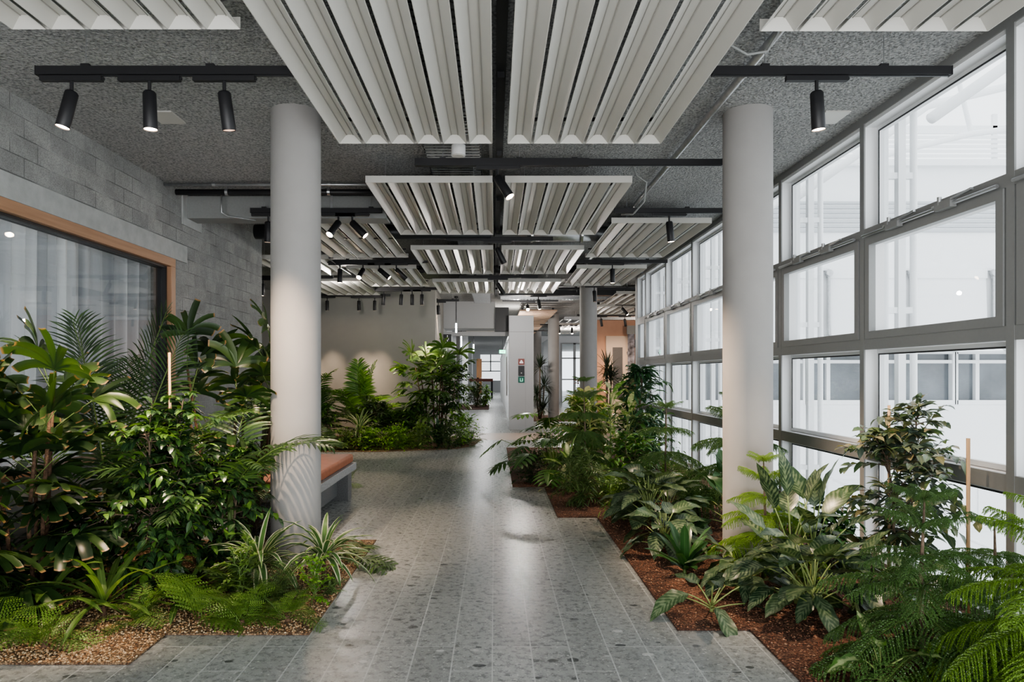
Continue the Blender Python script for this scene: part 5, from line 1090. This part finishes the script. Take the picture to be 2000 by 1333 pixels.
# spiky dracaenas far behind
def dracaena(loc,label,heads,seed,Ln=.45):
    r=random.Random(seed); t=empty('dracaena',loc,label,'plant'); m=MB(); ms=MB()
    for hx,hy,hz in heads:
        ms.tube([(hx*.2,hy*.2,0),(hx*.8,hy*.8,hz*.6),(hx,hy,hz)],[.03,.025,.02],8)
        for i in range(60): leaf(m,(hx,hy,hz+r.uniform(-.12,.05)),dirv(r.uniform(0,6.3),rad(r.uniform(-35,85))),UP,Ln*r.uniform(.7,1.1),.036,4,.5,.3,'lance',r.random())
    m.build('foliage',M['draca'],t,True); ms.build('stem',M['bark'],t,True)
dracaena(Vector((1.52,22.9,.012)),'spiky dracaena between the signed pillar and the far column',[(0,0,1.75),(.15,.1,1.1),(-.1,.1,.8),(.1,0,.35)],141,.5)
dracaena(Vector((2.85,17.3,.012)),'dark spiky dracaena in front of the terracotta wing',[(0,0,1.65),(.12,.1,1.4)],142,.5)
bush(Vector((2.35,19,.012)),'red leaved shrub glimpsed left of the middle column',name='red_shrub',h=1.45,rx=.3,ry=.3,z0=.5,twigs=50,lpt=8,Ll=.1,W=.04,mat='redl',seed=143,stems=3)
bush(Vector((-.85,31.6,.012)),'dark green bush below the red rail in the corridor',name='leafy_shrub',h=1.15,rx=.75,ry=.6,z0=.1,twigs=120,lpt=10,Ll=.16,W=.04,mat='fern_dk',seed=144,stems=5,kind='lance')
bush(Vector((-.42,32.3,.012)),'yellowish round plant beside the corridor bush',name='golden_shrub',h=1.0,rx=.28,ry=.28,z0=.1,twigs=80,lpt=9,Ll=.12,W=.05,mat='lime',seed=145,stems=4)
# ================================================================ CAMERA, WORLD, LIGHTS
cam=bpy.data.cameras.new('camera'); cam.sensor_width=36; cam.lens=36*F/2000; cam.shift_x=(1000-VX)/2000; cam.shift_y=(VY-666.5)/2000; cam.clip_start=.05; cam.clip_end=300
co=bpy.data.objects.new('camera',cam); COL.objects.link(co); co.location=(0,0,H); co.rotation_euler=(PI/2,0,0); SC.camera=co
w=bpy.data.worlds.new('world'); SC.world=w; w.use_nodes=True; nt=w.node_tree; nt.nodes.clear()
o=nt.nodes.new('ShaderNodeOutputWorld'); bg=nt.nodes.new('ShaderNodeBackground'); tc=nt.nodes.new('ShaderNodeTexCoord'); sp=nt.nodes.new('ShaderNodeSeparateXYZ')
nt.links.new(tc.outputs['Generated'],sp.inputs[0]); r=ramp(nt,[(0,(.80,.82,.84)),(.45,(.82,.85,.88)),(1,(.95,.98,1.0))])
mp=nt.nodes.new('ShaderNodeMapRange'); mp.inputs[1].default_value=-1; nt.links.new(sp.outputs[2],mp.inputs[0]); nt.links.new(mp.outputs[0],r.inputs[0]); nt.links.new(r.outputs[0],bg.inputs[0]); bg.inputs[1].default_value=WORLD
nt.links.new(bg.outputs[0],o.inputs[0])
def area(name,loc,rot,sx_,sy_,E,col=(1,1,1)):
    ld=bpy.data.lights.new(name,'AREA'); ld.shape='RECTANGLE'; ld.size=sx_; ld.size_y=sy_; ld.energy=E; ld.color=col
    lo=bpy.data.objects.new(name,ld); COL.objects.link(lo); lo.location=loc; lo.rotation_euler=rot; return lo
def point(name,loc,E,r_=.04,col=(1,.95,.9)):
    ld=bpy.data.lights.new(name,'POINT'); ld.energy=E; ld.shadow_soft_size=r_; ld.color=col
    lo=bpy.data.objects.new(name,ld); COL.objects.link(lo); lo.location=loc; return lo
area('meeting_room_fill',(-5.3,4.5,3.3),(0,rad(35),0),1,5,190,(1,.98,.96))  # unseen light added to brighten the curtain from behind
area('fill_lamp',(0,-2.2,.9),(rad(118),0,0),6,1.6,110,(1,.98,.96))
point('hall_fill',(-2.9,13.4,3.1),25,.04,(1,.93,.86))  # unseen point lights added to lift the dark far hall
point('hall_fill',(.6,16.2,2.9),45,.04,(1,.95,.9))
point('hall_fill',(.7,21,2.9),45,.04,(1,.93,.86))
point('hall_fill',(3.0,27,2.9),60,.04,(1,.93,.86))
area('corridor_fill',(-.5,23,3.3),(0,0,0),.3,2,30)  # unseen area lights added to brighten the corridor
area('corridor_fill',(-.5,34,3.3),(0,0,0),.3,2,40)
area('corridor_fill',(-.5,46,3.3),(0,0,0),.3,2,50)
point('wing_fill',(5.8,19,3.0),90,.04,(1,.85,.72))  # unseen warm light added to brighten the side wing
SC.view_settings.view_transform='AgX'; SC.view_settings.look='AgX - Medium High Contrast'; SC.view_settings.exposure=EXPO; SC.view_settings.gamma=1.0
cy=SC.cycles; cy.max_bounces=6; cy.diffuse_bounces=3; cy.use_adaptive_sampling=True; cy.adaptive_threshold=.03; cy.glossy_bounces=3; cy.transparent_max_bounces=12; cy.transmission_bounces=4
cy.sample_clamp_indirect=4; cy.caustics_reflective=False; cy.caustics_refractive=False
cy.time_limit=900; cy.use_denoising=True
try: cy.denoiser='OPENIMAGEDENOISE'
except Exception: pass
